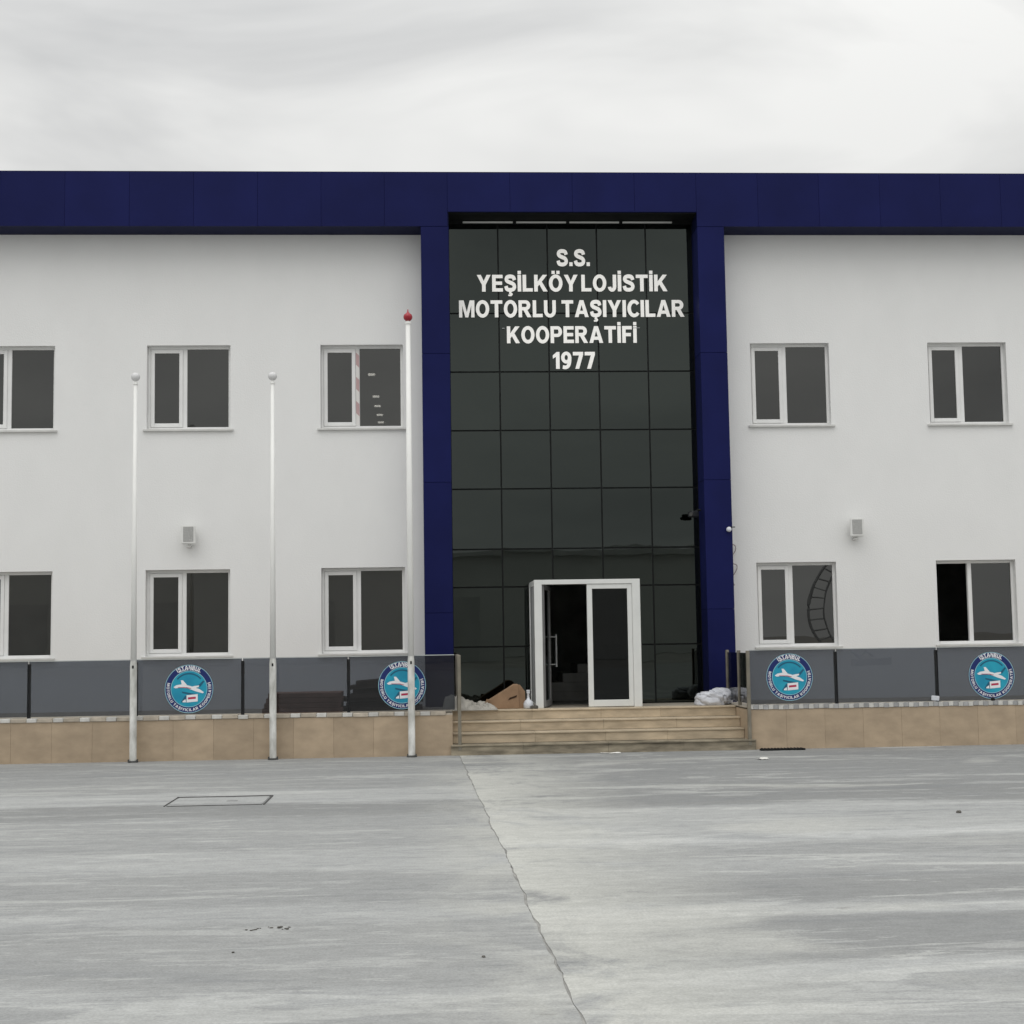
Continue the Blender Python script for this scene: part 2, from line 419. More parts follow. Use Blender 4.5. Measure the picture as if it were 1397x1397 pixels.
JX = lambda y: 0.43 + (-y - 2.9) * 0.0165
bm = bmesh.new()
bmesh.ops.create_grid(bm, x_segments=4, y_segments=4, size=900)
tag(obj('ground', bm, M['soil'], loc=(0, 0, -0.10)), 'flat bare ground running out beyond the yard', kind='structure')
bm = bmesh.new(); box(bm, -0.6, 2.2, -60, -2.0, -0.095, -0.006)
tag(obj('yard_joint', bm, M['gap']), 'dirt at the bottom of the joint between the concrete slabs', kind='structure')
bm = bmesh.new(); slab_edge(bm, lambda y: -45, lambda y: JX(y), -60, 14, False, True, 0.0)
tag(obj('concrete_yard', bm, M['concrete_a']), 'grey trowelled concrete slab on the left of the joint', kind='structure')
bm = bmesh.new(); slab_edge(bm, lambda y: JX(y) + 0.002, lambda y: 50, -60, 14, True, False, 0.0)
tag(obj('concrete_yard', bm, M['concrete_b']), 'dusty concrete slab on the right of the joint', kind='structure')

# ------------------------------------------------------------------ office building
bld = thing('office_building', 'long two-storey white office building with dark blue fascia and glazed entrance bay', 'building', (0, 0, 0))
WIN = {  # column: (left x, right x)
    'A': (-7.646, -6.248), 'B': (-4.721, -3.323), 'C': (-1.809, -0.411), 'D': (5.572, 6.953), 'E': (8.694, 10.088)}
ROWS = ((1.535, 2.971), (5.335, 6.768))
TH = 0.28

def wall_with_holes(x0, x1, z0, z1, holes, y0=0.0, y1=TH):
    bm = bmesh.new()
    xs = sorted({x0, x1} | {h[0] for h in holes} | {h[1] for h in holes})
    zs = sorted({z0, z1} | {h[2] for h in holes} | {h[3] for h in holes})
    V = {}
    def v(i, k, y):
        if (i, k, y) not in V: V[(i, k, y)] = bm.verts.new((xs[i], y, zs[k]))
        return V[(i, k, y)]
    def solid(i, k):
        if i < 0 or k < 0 or i >= len(xs) - 1 or k >= len(zs) - 1: return False
        cx, cz = (xs[i] + xs[i + 1]) / 2, (zs[k] + zs[k + 1]) / 2
        return not any(h[0] < cx < h[1] and h[2] < cz < h[3] for h in holes)
    for i in range(len(xs) - 1):
        for k in range(len(zs) - 1):
            if not solid(i, k): continue
            bm.faces.new((v(i, k, y0), v(i + 1, k, y0), v(i + 1, k + 1, y0), v(i, k + 1, y0)))
            bm.faces.new((v(i, k, y1), v(i, k + 1, y1), v(i + 1, k + 1, y1), v(i + 1, k, y1)))
            for di, dk, a, b in ((-1, 0, (i, k), (i, k + 1)), (1, 0, (i + 1, k), (i + 1, k + 1)), (0, -1, (i, k), (i + 1, k)), (0, 1, (i, k + 1), (i + 1, k + 1))):
                if not solid(i + di, k + dk):
                    bm.faces.new((v(*a, y0), v(*b, y0), v(*b, y1), v(*a, y1)))
    return bm

holes_l = [(*WIN[c], a, b) for c in 'ABC' for a, b in ROWS]
holes_r = [(*WIN[c], a, b) for c in 'DE' for a, b in ROWS]
XL, XR = -14.0, 18.0
obj('wall', wall_with_holes(XL, -0.02, -0.05, 8.69, holes_l), M['plaster'], bld)
obj('wall', wall_with_holes(4.98, XR, -0.05, 8.69, holes_r), M['plaster'], bld)
boxes('side_wall', [(XL, XL + 0.28, TH, 12, -0.05, 8.69)], M['plaster'], bld)
boxes('side_wall', [(XR - 0.28, XR, TH, 12, -0.05, 8.69)], M['plaster'], bld)
boxes('rear_wall', [(XL + 0.28, XR - 0.28, 11.7, 12, -0.05, 8.69)], M['plaster'], bld)
boxes('roof', [(XL + 0.02, XR - 0.02, 0.02, 11.98, 8.70, 8.95)], M['roof'], bld)
# rooms: floors, partition and back wall seen dimly through the panes
boxes('room_shell', [(XL + 0.3, XR - 0.3, 0.42, 7.0, 0.30, 0.58), (XL + 0.3, XR - 0.3, 0.42, 7.0, 4.25, 4.55), (XL + 0.3, XR - 0.3, 7.0, 7.2, 0.3, 8.5),
                     (XL + 0.3, XR - 0.3, 0.42, 7.0, 8.42, 8.6), (-0.03, 0.12, 0.5, 6.9, 0.6, 8.4), (4.9, 5.05, 0.5, 6.9, 0.6, 8.4),
                     (7.7, 7.82, 0.5, 6.9, 0.6, 8.4), (-2.6, -2.48, 0.5, 6.9, 0.6, 8.4), (-5.5, -5.38, 0.5, 6.9, 0.6, 8.4)], M['interior'], bld)

boxes('lobby_stair', [(1.9 + 0.28 * i, 3.9, 2.6, 3.9, 0.58 + 0.17 * i, 0.745 + 0.17 * i) for i in range(7)] + [(3.9, 4.85, 2.6, 3.9, 0.58, 1.77)], M['interior'], bld)

# fascia: square blue cassettes on a dark carrier
FY = -0.55
FZ0, FZ1 = 8.67, 9.60
fascia = boxes('fascia', [(XL - 0.05, 0.385, FY + 0.035, 0.0, FZ0 + 0.004, FZ1 - 0.01), (4.606, XR + 0.05, FY + 0.035, 0.0, FZ0 + 0.004, FZ1 - 0.01),
                          (0.385, 4.606, FY + 0.035, 0.0, 8.925, FZ1 - 0.01), (XL - 0.05, XR + 0.05, 0.0, 0.30, 8.96, FZ1 - 0.01),
                          (XL - 0.05, XR + 0.05, FY + 0.01, 0.32, FZ1 - 0.01, FZ1 + 0.012)], M['blue_dark'], bld)
PW = 1.058
pm = {}
def panel(w, h):
    k = (round(w, 3), round(h, 3))
    if k not in pm:
        bm = bmesh.new(); box(bm, 0.0014, w - 0.0014, 0, 0.033, 0.002, h - 0.002, bevel=0.002)
        pm[k] = mesh_of('panel', bm, M['blue'])
    return pm[k]
x = -5.98 - 8 * PW
while x < XR:
    w = PW
    mid = x + w / 2
    if 0.385 < x + w and x < 4.606:
        # header panels over the glazed bay, cut where the pillars start
        cuts = [c for c in (0.385, 4.606) if x + 0.02 < c < x + w - 0.02]
        e = [x] + cuts + [x + w]
        for a, b in zip(e, e[1:]):
            if 0.385 <= (a + b) / 2 <= 4.606: link('panel', panel(b - a, FZ1 - 8.92), fascia, (a, FY, 8.92))
            else: link('panel', panel(b - a, FZ1 - FZ0), fascia, (a, FY, FZ0))
    else:
        link('panel', panel(w, FZ1 - FZ0), fascia, (x, FY, FZ0))
    x += w

for a, b, xa in ((-0.085, 0.383, 0), (4.604, 5.062, 0)):
    pil = boxes('pillar', [(a + 0.02, b - 0.02, FY + 0.035, 0.02, 0.0, 8.67)], M['blue_dark'], bld)
    zz = [0.02, 2.18, 4.34, 6.5, 8.668]
    for z0, z1 in zip(zz, zz[1:]):
        bm = bmesh.new()   # wrapped cassette: front with returns
        box(bm, a, b, FY, 0.0, z0 + 0.002, z1 - 0.002, bevel=0.004)
        obj('panel', bm, M['blue'], pil)

# curtain wall
GY = -0.03
CX = [0.385, 1.235, 2.085, 2.94, 3.79, 4.602]
CZ = [0.63, 1.61, 2.61, 3.25, 4.272, 5.272, 6.28, 7.295, 8.862]
VX0, VX1, VZ1 = 1.675, 3.385, 2.675
bars = []
for x in CX:
    bars.append((x - 0.03, x + 0.03, GY + 0.014, GY + 0.12, 0.62 if not (VX0 < x < VX1) else VZ1, 8.93))
for z in CZ:
    if z < VZ1:
        bars += [(CX[0], VX0, GY + 0.018, GY + 0.10, z - 0.03, z + 0.03), (VX1, CX[-1], GY + 0.018, GY + 0.10, z - 0.03, z + 0.03)]
    else:
        bars.append((CX[0], CX[-1], GY + 0.018, GY + 0.10, z - 0.03, z + 0.03))
bars.append((CX[0] - 0.003, CX[-1] + 0.003, GY - 0.01, GY + 0.14, 8.862, 8.92))
cw = boxes('curtain_wall', bars, M['black'], bld)
for i in range(5):
    for k in range(8):
        x0, x1, z0, z1 = CX[i], CX[i + 1], CZ[k], CZ[k + 1]
        if z1 < VZ1:
            if x0 >= VX0 - 0.01 and x1 <= VX1 + 0.01: continue
            if x0 < VX0 < x1: x1 = VX0
            if x0 < VX1 < x1: x0 = VX1
        bm = bmesh.new()
        w, h = x1 - x0 - 0.026, z1 - z0 - 0.026
        box(bm, -w / 2, w / 2, 0, 0.012, -h / 2, h / 2)
        o = obj('pane', bm, M['cw_glass'], cw, ((x0 + x1) / 2, GY, (z0 + z1) / 2))
        o.rotation_euler = (R(random.uniform(-0.12, 0.12)), 0, R(random.uniform(-0.12, 0.12)))
soff = boxes('soffit', [(0.385, 4.602, FY + 0.04, GY - 0.012, 8.905, 8.924)], M['black'], bld)
for x in (0.635, 1.555, 2.475, 3.395):
    boxes('soffit_strip', [(x, x + 0.86, -0.078, -0.043, 8.868, 8.893)], M['alu'], soff, bevel=0.003)

# windows: white frame, opening sash on the left, fixed pane on the right, stone sill
def make_window(w, h):
    fr = boxes('window', [(0, 0.045, 0, 0.07, 0, h), (w - 0.045, w, 0, 0.07, 0, h), (0.045, w - 0.045, 0, 0.07, 0, 0.05), (0.045, w - 0.045, 0, 0.07, h - 0.05, h),
                          (0.585, 0.655, 0, 0.07, 0.05, h - 0.05)], M['pvc'], None, bevel=0.004)
    boxes('sash', [(0.048, 0.110, -0.012, 0.05, 0.053, h - 0.053), (0.522, 0.584, -0.012, 0.05, 0.053, h - 0.053),
                   (0.110, 0.522, -0.012, 0.05, 0.053, 0.118), (0.110, 0.522, -0.012, 0.05, h - 0.118, h - 0.053)], M['pvc'], fr, bevel=0.004)
    boxes('pane', [(0.105, 0.527, 0.018, 0.034, 0.113, h - 0.113)], M['win_glass'], fr)
    boxes('pane', [(0.65, w - 0.04, 0.028, 0.044, 0.045, h - 0.045)], M['win_glass'], fr)
    boxes('sill', [(-0.055, w + 0.055, -0.165, -0.002, -0.035, -0.002)], M['sill'], fr, bevel=0.003)
    return fr
proto = None
for c in 'ABCDE':
    for r_, (z0, z1) in enumerate(ROWS):
        w = WIN[c][1] - WIN[c][0]
        if proto is None:
            wn = proto = make_window(1.394, 1.435)
        else:
            wn = copy_tree(proto)
        wn.parent = bld
        wn.location = (WIN[c][0] + (w - 1.394) / 2, 0.115, z0 + 0.0005)
        if c == 'E' and r_ == 0:
            wn['label'] = 'lower right window with its left half standing open on a dark room'
            for ch in list(wn.children):
                if ch.name.startswith('sash') or (ch.name.startswith('pane') and ch.data.vertices[0].co.x < 0.6):
                    # the sash is swung inwards on its left edge
                    ch.location = (0.05, 0.075, 0); ch.rotation_euler = (0, 0, R(82))
        if c == 'C' and r_ == 1:
            wn['label'] = 'upper window beside the tallest flagpole with red and white tape on its mullion'
            boxes('tape', [(0.592, 0.648, -0.006, -0.001, 0.07, 1.36)], M['tape'], wn)

# glazed porch with double doors
P = boxes('entrance_porch', [
    (VX0, VX0 + 0.125, -1.25, -1.15, 0.63, VZ1), (VX1 - 0.13, VX1, -1.25, -1.15, 0.63, VZ1), (VX0 + 0.125, VX1 - 0.13, -1.25, -1.15, VZ1 - 0.075, VZ1),
    (VX0, VX0 + 0.05, -0.11, -0.045, 0.63, VZ1 - 0.03), (VX1 - 0.05, VX1, -0.11, -0.045, 0.63, VZ1 - 0.03),
    (VX0 + 0.004, VX0 + 0.05, -1.148, -0.11, VZ1 - 0.09, VZ1 - 0.03), (VX1 - 0.05, VX1 - 0.004, -1.148, -0.11, VZ1 - 0.09, VZ1 - 0.03),
    (VX0 + 0.004, VX0 + 0.05, -1.148, -0.11, 0.63, 0.70), (VX1 - 0.05, VX1 - 0.004, -1.148, -0.11, 0.63, 0.70)], M['alu'], bld, bevel=0.004)
boxes('porch_roof', [(VX0 + 0.003, VX1 - 0.003, -1.148, -0.045, VZ1 - 0.028, VZ1 - 0.004)], M['alu'], P)
boxes('side_panel', [(VX0 + 0.015, VX0 + 0.035, -1.148, -0.11, 0.70, VZ1 - 0.09), (VX0 + 0.009, VX0 + 0.04, -0.70, -0.64, 0.70, VZ1 - 0.09)], M['alu_grey'], P)
boxes('side_panel', [(VX1 - 0.035, VX1 - 0.015, -1.148, -0.11, 0.70, VZ1 - 0.09)], M['alu_grey'], P)
fx0, fx1 = 2.525, VX1 - 0.132
fz0, fz1 = 0.64, VZ1 - 0.078
d1 = boxes('door_leaf', [(fx0, fx0 + 0.085, -1.235, -1.175, fz0, fz1), (fx1 - 0.075, fx1, -1.235, -1.175, fz0, fz1),
                    (fx0 + 0.085, fx1 - 0.075, -1.235, -1.175, fz0, fz0 + 0.105), (fx0 + 0.085, fx1 - 0.075, -1.235, -1.175, fz1 - 0.075, fz1)], M['alu'], P, bevel=0.004)
d1['label'] = 'closed right-hand door leaf with dark glass'
boxes('pane', [(fx0 + 0.08, fx1 - 0.07, -1.21, -1.195, fz0 + 0.1, fz1 - 0.07)], M['door_glass'], P)
# open leaf: swung inwards on the left post
hx, hy, ang = VX0 + 0.13, -1.19, R(77)
def leaf(lst, mt, name):
    o = boxes(name, lst, mt, P, bevel=0.003)
    o.location = (hx, hy, 0); o.rotation_euler = (0, 0, ang)
    return o
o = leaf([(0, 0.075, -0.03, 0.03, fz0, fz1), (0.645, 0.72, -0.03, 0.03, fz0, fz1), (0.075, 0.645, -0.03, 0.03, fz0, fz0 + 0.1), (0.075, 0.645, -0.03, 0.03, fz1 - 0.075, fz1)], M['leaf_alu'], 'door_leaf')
o['label'] = 'left-hand door leaf swung open into the porch'
leaf([(0.07, 0.65, -0.008, 0.008, fz0 + 0.095, fz1 - 0.07)], M['door_glass'], 'pane')
bm = bmesh.new()
tube(bm, [(0.62, -0.13, 1.27), (0.62, -0.13, 1.80)], 0.014, 8)
tube(bm, [(0.62, -0.13, 1.31), (0.62, -0.028, 1.31)], 0.010, 8)
tube(bm, [(0.62, -0.13, 1.76), (0.62, -0.028, 1.76)], 0.010, 8)
o = obj('door_handle', bm, M['alu_grey'], P, (hx, hy, 0), (0, 0, ang))

# ------------------------------------------------------------------ terraces
TY = -2.35      # front of the cladding
def terrace(x0, x1, label, fine):
    tr = thing('terrace', label, 'terrace', ((x0 + x1) / 2, TY, 0))
    ox, oy = (x0 + x1) / 2, TY
    L = lambda a, b, c, d, e, f: (a - ox, b - ox, c - oy, d - oy, e, f)
    boxes('terrace_core', [L(x0 + 0.03, x1 - 0.03, TY + 0.035, -0.004, -0.05, 0.625)], M['core'], tr)
    boxes('terrace_floor', [L(x0, x1, TY + 0.14, -0.004, 0.628, 0.645)], M['tile'], tr)
    n = max(1, round((x1 - x0) / 0.60))
    w = (x1 - x0) / n
    bm = bmesh.new(); box(bm, 0.0008, w - 0.0008, 0, 0.034, -0.02, 0.606, bevel=0.0012)
    me = mesh_of('slab', bm, M['travertine'])
    for i in range(n):
        link('slab', me, tr, (x0 + i * w - ox, random.uniform(-0.002, 0.002), 0))
    # side return at the steps
    sx = x1 if x1 < 3 else x0
    d = -1 if x1 < 3 else 1
    bm = bmesh.new(); box(bm, min(sx, sx + d * 0.03) - ox, max(sx, sx + d * 0.03) - ox, 0.036, -TY - 0.01, -0.02, 0.606)
    obj('slab', bm, M['travertine'], tr)
    # coping
    if fine:
        bm = bmesh.new(); s = 0.045
        vs = [(-s, 0), (0.072 - s, 0), (0.072 + s, 0.13), (s, 0.13)]
        a = [bm.verts.new((x, y - 0.015, 0.609)) for x, y in vs]; b = [bm.verts.new((x, y - 0.015, 0.672)) for x, y in vs]
        bm.faces.new(a[::-1]); bm.faces.new(b)
        for k in range(4): bm.faces.new((a[k], a[(k + 1) % 4], b[(k + 1) % 4], b[k]))
        me1 = mesh_of('coping_stone', bm, M['coping_light'])
        me2 = me1.copy(); me2.materials[0] = M['coping_grey']
        x, i = x0 + 0.06, 0
        while x < min(x1 - 0.1, 12.2):
            o = link('coping_stone', me1 if i % 2 == 0 else me2, tr, (x - ox, 0, random.uniform(-0.006, 0.004)))
            x += 0.078; i += 1
        boxes('coping_bed', [L(x0 + 0.03, x1, TY + 0.005, TY + 0.135, 0.607, 0.640)], M['coping_grey'], tr)
    else:
        x, i = x1 - 0.10, 0
        shared = {}
        while x > max(x0, -9.6):
            w = (0.235, 0.155)[i % 2]
            k = i % 2
            if k not in shared:
                bm = bmesh.new(); box(bm, 0.003, w - 0.003, -0.018, 0.135, 0.609, 0.668, bevel=0.006)
                shared[k] = mesh_of('coping_stone', bm, (M['coping_tan'], M['coping_light'])[k])
            x -= w
            link('coping_stone', shared[k], tr, (x - ox, 0, random.uniform(-0.008, 0.004)))
            i += 1
        boxes('coping_bed', [L(x0, x1, TY + 0.005, TY + 0.135, 0.607, 0.630)], M['coping_tan'], tr)
    return tr
terrace(XL, 0.33, 'beige stone-clad terrace to the left of the steps, three flagpoles before it', False)
terrace(4.84, XR, 'beige stone-clad terrace to the right of the steps with chequered coping', True)

# entrance steps
st = thing('entrance_steps', 'four beige stone steps leading up to the white glazed door', 'steps', (2.585, TY, 0))
ox, oy = 2.585, TY
RH = 0.158
SX0, SX1 = 0.335, 4.835
boxes('landing', [(SX0 - ox, SX1 - ox, -1.47 - oy, -0.05 - oy, 0.30, 0.626)], M['tile'], st)
for k in range(4):
    y = -2.42 + 0.30 * k
    x1 = 4.95 if k == 0 else SX1
    z0, z1 = k * RH, (k + 1) * RH
    step = boxes('step', [(SX0 - ox, (SX1 if k else 4.93) - ox, y + 0.045 - oy, (y + 0.42 if k < 3 else -1.43) - oy, (z0 if k else -0.03), z1 - 0.027)], M['core'], st)
    cuts = [SX0, SX0 + 1.06 + 0.2 * (k % 2), SX0 + 2.35, SX0 + 3.5 - 0.2 * (k % 2), x1]
    if k == 0: cuts = [0.30] + cuts[1:]
    for a, b in zip(cuts, cuts[1:]):
        boxes('riser_slab', [(a + 0.0015 - ox, b - 0.0015 - ox, y + 0.018 - oy, y + 0.043 - oy, z0 + (0.003 if k else -0.02), z1 - 0.027)], M['step_dirty' if k == 0 else 'step'], step)
        j = random.uniform(-0.003, 0.003)
        boxes('tread_slab', [(a + 0.0015 - ox, b - 0.0015 - ox, y - 0.005 + j - oy, y + 0.316 - oy, z1 - 0.0255, z1 - 0.001)], M['step_dirty' if k == 0 else 'nosing'], step, bevel=0.004)

# ------------------------------------------------------------------ balustrades
def balustrade(x0, x1, posts, label, end):
    BY = TY + 0.075
    ox = x0 if x1 > 10 else x1
    b = thing('glass_balustrade', label, 'balustrade', (ox, BY, 0.67))
    Z0, Z1 = 0.012, 0.835
    e = [x0] + posts + [x1]
    for a, c in zip(e, e[1:]):
        bm = bmesh.new(); box(bm, a + 0.008 - ox, c - 0.008 - ox, -0.006, 0.006, Z0, Z1)
        obj('pane', bm, M['bal_glass'], b)
        boxes('edge_highlight', [(a + 0.008 - ox, c - 0.008 - ox, -0.007, 0.007, Z1 + 0.001, Z1 + 0.012)], M['bal_highlight'], b)  # pale strip paints in the highlight along the top rim of the glass
    for p in posts:
        boxes('post', [(p - 0.024 - ox, p + 0.024 - ox, 0.012, 0.055, -0.02, 0.80)], M['post'], b, bevel=0.004)
    # end post and the side panel running back to the building
    z_low = -0.60
    for py, pz in ((-0.105, z_low), (0.55, -0.03), (1.45, -0.03)):
        boxes('post', [(end - 0.026 - ox, end + 0.026 - ox, py - 0.026, py + 0.026, pz, 0.835)], M['rail_post'], b, bevel=0.004)
    sx = end - ox + (-0.0 if x1 > 10 else 0.0)
    for a, c in ((-0.07, 0.52), (0.58, 1.42)):
        bm = bmesh.new(); box(bm, sx - 0.006, sx + 0.006, a, c, 0.03, 0.80)
        obj('pane', bm, M['bal_glass'], b)
    return b
balustrade(-14.0, 0.375, [-12.35, -10.76, -9.18, -7.59, -6.006, -4.42, -2.831, -1.24], 'tinted glass balustrade on the left terrace, flagpoles in front', 0.435)
balustrade(4.90, 18.0, [6.259, 7.845, 9.43, 11.02, 12.6, 14.2, 15.8], 'tinted glass balustrade on the right terrace, two round emblems on it', 4.86)

# ------------------------------------------------------------------ sign lettering
# heavy block capitals drawn here as outlines (cap height 1)
def _ell(cx, cz, rx, rz, a0, a1, n):
    return [(cx + rx * math.cos(R(a0 + (a1 - a0) * i / n)), cz + rz * math.sin(R(a0 + (a1 - a0) * i / n))) for i in range(n + 1)]
def _strip(o, i): return [[o[k], o[k + 1], i[k + 1], i[k]] for k in range(len(o) - 1)]
def _stroke(pts, hw, n=5):
    P_ = [Vector(p) for p in pts]; out = []
    for k in range(len(P_) - 1):
        p0, p1, p2, p3 = P_[max(k - 1, 0)], P_[k], P_[k + 1], P_[min(k + 2, len(P_) - 1)]
        for i in range(n):
            q = i / n
            out.append(0.5 * ((2 * p1) + (p2 - p0) * q + (2 * p0 - 5 * p1 + 4 * p2 - p3) * q * q + (3 * p1 - p0 - 3 * p2 + p3) * q ** 3))
    out.append(P_[-1])
    a, b = [], []
    for k, p in enumerate(out):
        d = (out[min(k + 1, len(out) - 1)] - out[max(k - 1, 0)]).normalized()
        nrm = Vector((-d.y, d.x)) * hw
        a.append(tuple(p + nrm)); b.append(tuple(p - nrm))
    return _strip(a, b)
_E = [(0, 0), (.70, 0), (.70, .18), (.215, .18), (.215, .41), (.65, .41), (.65, .59), (.215, .59), (.215, .82), (.69, .82), (.69, 1), (0, 1)]
_S = [(.67, .70), (.60, .865), (.38, .915), (.18, .86), (.13, .72), (.22, .61), (.40, .535), (.60, .44), (.675, .28), (.59, .135), (.38, .085), (.17, .135), (.10, .31)]
_O = _strip(_ell(.45, .5, .45, .52, 0, 360, 28), _ell(.45, .5, .235, .33, 0, 360, 28))
_bowl = lambda zb, rx: _strip([(.215, 1)] + _ell(.48, (1 + zb) / 2, rx, (1 - zb) / 2, 90, -90, 12) + [(.215, zb)],
                              [(.215, .83)] + _ell(.46, (1 + zb) / 2, rx - .20, (1 - zb) / 2 - .17, 90, -90, 12) + [(.215, zb + .17)])
_stem = [(0, 0), (.215, 0), (.215, 1), (0, 1)]
_dot = lambda x, w=.2: [(x, 1.07), (x + w, 1.07), (x + w, 1.245), (x, 1.245)]
_ced = [[(.33, -.03), (.47, -.03), (.44, -.09), (.53, -.14), (.53, -.21), (.45, -.28), (.27, -.28), (.25, -.21), (.38, -.205), (.40, -.16), (.31, -.14)]]
GLYPH = {
    'E': [_E], 'S': _stroke(_S, .105), 'Ş': _stroke(_S, .105) + _ced, 'O': _O, 'Ö': _O + [_dot(.19, .19), _dot(.52, .19)],
    'I': [_stem], 'İ': [_stem, _dot(.007)],
    'L': [[(0, 0), (.66, 0), (.66, .18), (.215, .18), (.215, 1), (0, 1)]],
    'T': [[(.285, 0), (.505, 0), (.505, .82), (.79, .82), (.79, 1), (0, 1), (0, .82), (.285, .82)]],
    'F': [[(0, 0), (.215, 0), (.215, .40), (.58, .40), (.58, .58), (.215, .58), (.215, .82), (.65, .82), (.65, 1), (0, 1)]],
    'K': [[(0, 0), (.215, 0), (.215, .29), (.34, .43), (.61, 0), (.88, 0), (.49, .59), (.86, 1), (.58, 1), (.215, .58), (.215, 1), (0, 1)]],
    'Y': [[(.345, 0), (.565, 0), (.565, .40), (.91, 1), (.66, 1), (.455, .62), (.25, 1), (0, 1), (.345, .40)]],
    'M': [[(0, 0), (.20, 0), (.20, .72), (.43, 0), (.61, 0), (.84, .72), (.84, 0), (1.04, 0), (1.04, 1), (.74, 1), (.52, .30), (.30, 1), (0, 1)]],
    'A': [[(0, 0), (.235, 0), (.47, .74), (.47, 1), (.345, 1)], [(.94, 0), (.595, 1), (.47, 1), (.47, .74), (.705, 0)],
          [(.295, .19), (.645, .19), (.591, .36), (.349, .36)]],
    'C': _strip(_ell(.45, .5, .45, .52, 38, 322, 24), _ell(.47, .5, .245, .33, 42, 318, 24)),
    'U': _strip([(0, 1)] + _ell(.40, .37, .40, .39, 180, 360, 14) + [(.80, 1)], [(.215, 1)] + _ell(.40, .37, .185, .20, 180, 360, 14) + [(.585, 1)]),
    'J': _strip([(.56, 1)] + _ell(.28, .30, .28, .32, 0, -170, 12), [(.345, 1)] + _ell(.275, .30, .07, .13, 0, -165, 12)),
    'R': [_stem] + _bowl(.42, .315) + [[(.33, .419), (.585, .419), (.86, 0), (.60, 0)]],
    'P': [_stem] + _bowl(.37, .30),
    'B': [_stem] + _bowl(.47, .27) + _strip([(.215, .469)] + _ell(.48, .235, .31, .234, 90, -90, 10) + [(.215, .001)], [(.215, .33)] + _ell(.46, .235, .10, .095, 90, -90, 10) + [(.215, .14)]),
    'N': [[(0, 0), (.20, 0), (.20, .66), (.58, 0), (.80, 0), (.80, 1), (.60, 1), (.60, .36), (.22, 1), (0, 1)]],
    '1': [[(.20, 0), (.415, 0), (.415, 1), (.25, 1), (0, .80), (0, .62), (.20, .73)]],
    '7': [[(0, 1), (.64, 1), (.64, .84), (.37, 0), (.145, 0), (.40, .81), (0, .81)]],
    '9': _strip(_ell(.32, .67, .32, .35, -60, 300, 24), _ell(.32, .67, .12, .17, -60, 300, 24)) + _stroke([(.545, .70), (.53, .40), (.45, .18), (.29, .08), (.10, .10)], .098),
    '.': [[(0, 0), (.205, 0), (.205, .21), (0, .21)]],
}
def fatten(bm, d, step=0.0008):
    """push the outline of flat XZ faces outwards by d; separate strokes get slightly different depths so none are coplanar"""
    bmesh.ops.recalc_face_normals(bm, faces=bm.faces[:])
    for f in bm.faces:
        if f.normal.y > 0: f.normal_flip()
    mv = {}
    for e in bm.edges:
        if len(e.link_loops) != 1: continue
        lp = e.link_loops[0]
        a, b = lp.vert, lp.link_loop_next.vert
        t_ = (b.co - a.co)
        if t_.length < 1e-7: continue
        n_ = t_.normalized().cross(Vector((0, -1, 0)))
        for v in (a, b): mv.setdefault(v, []).append(n_)
    for v, ns in mv.items():
        m_ = sum(ns, Vector()) / len(ns)
        if m_.length > 0.05: v.co += m_ * (d / max(m_.length_squared, 0.45))
    seen, isl = set(), 0
    for v in bm.verts:
        if v in seen: continue
        st_ = [v]
        while st_:
            q = st_.pop()
            if q in seen: continue
            seen.add(q); q.co.y += step * isl
            st_ += [e.other_vert(q) for e in q.link_edges]
        isl += 1
glyphs = {}
def glyph(ch, off=0.0):
    """(verts, faces, xmin, xmax) of one capital"""
    if ch not in glyphs:
        v, f, ix = [], [], {}
        for pg in GLYPH[ch]:
            face = []
            for q in pg:
                k = (round(q[0], 4), round(q[1], 4))
                if k not in ix: ix[k] = len(v); v.append(k)
                if not face or face[-1] != ix[k]: face.append(ix[k])
            if face[0] == face[-1]: face.pop()
            if len(face) > 2: f.append(face)
        xs_ = [q[0] for q in v]
        glyphs[ch] = (v, f, min(xs_), max(xs_))
    return glyphs[ch]
CAP0, CAPH = 0.0, 1.0

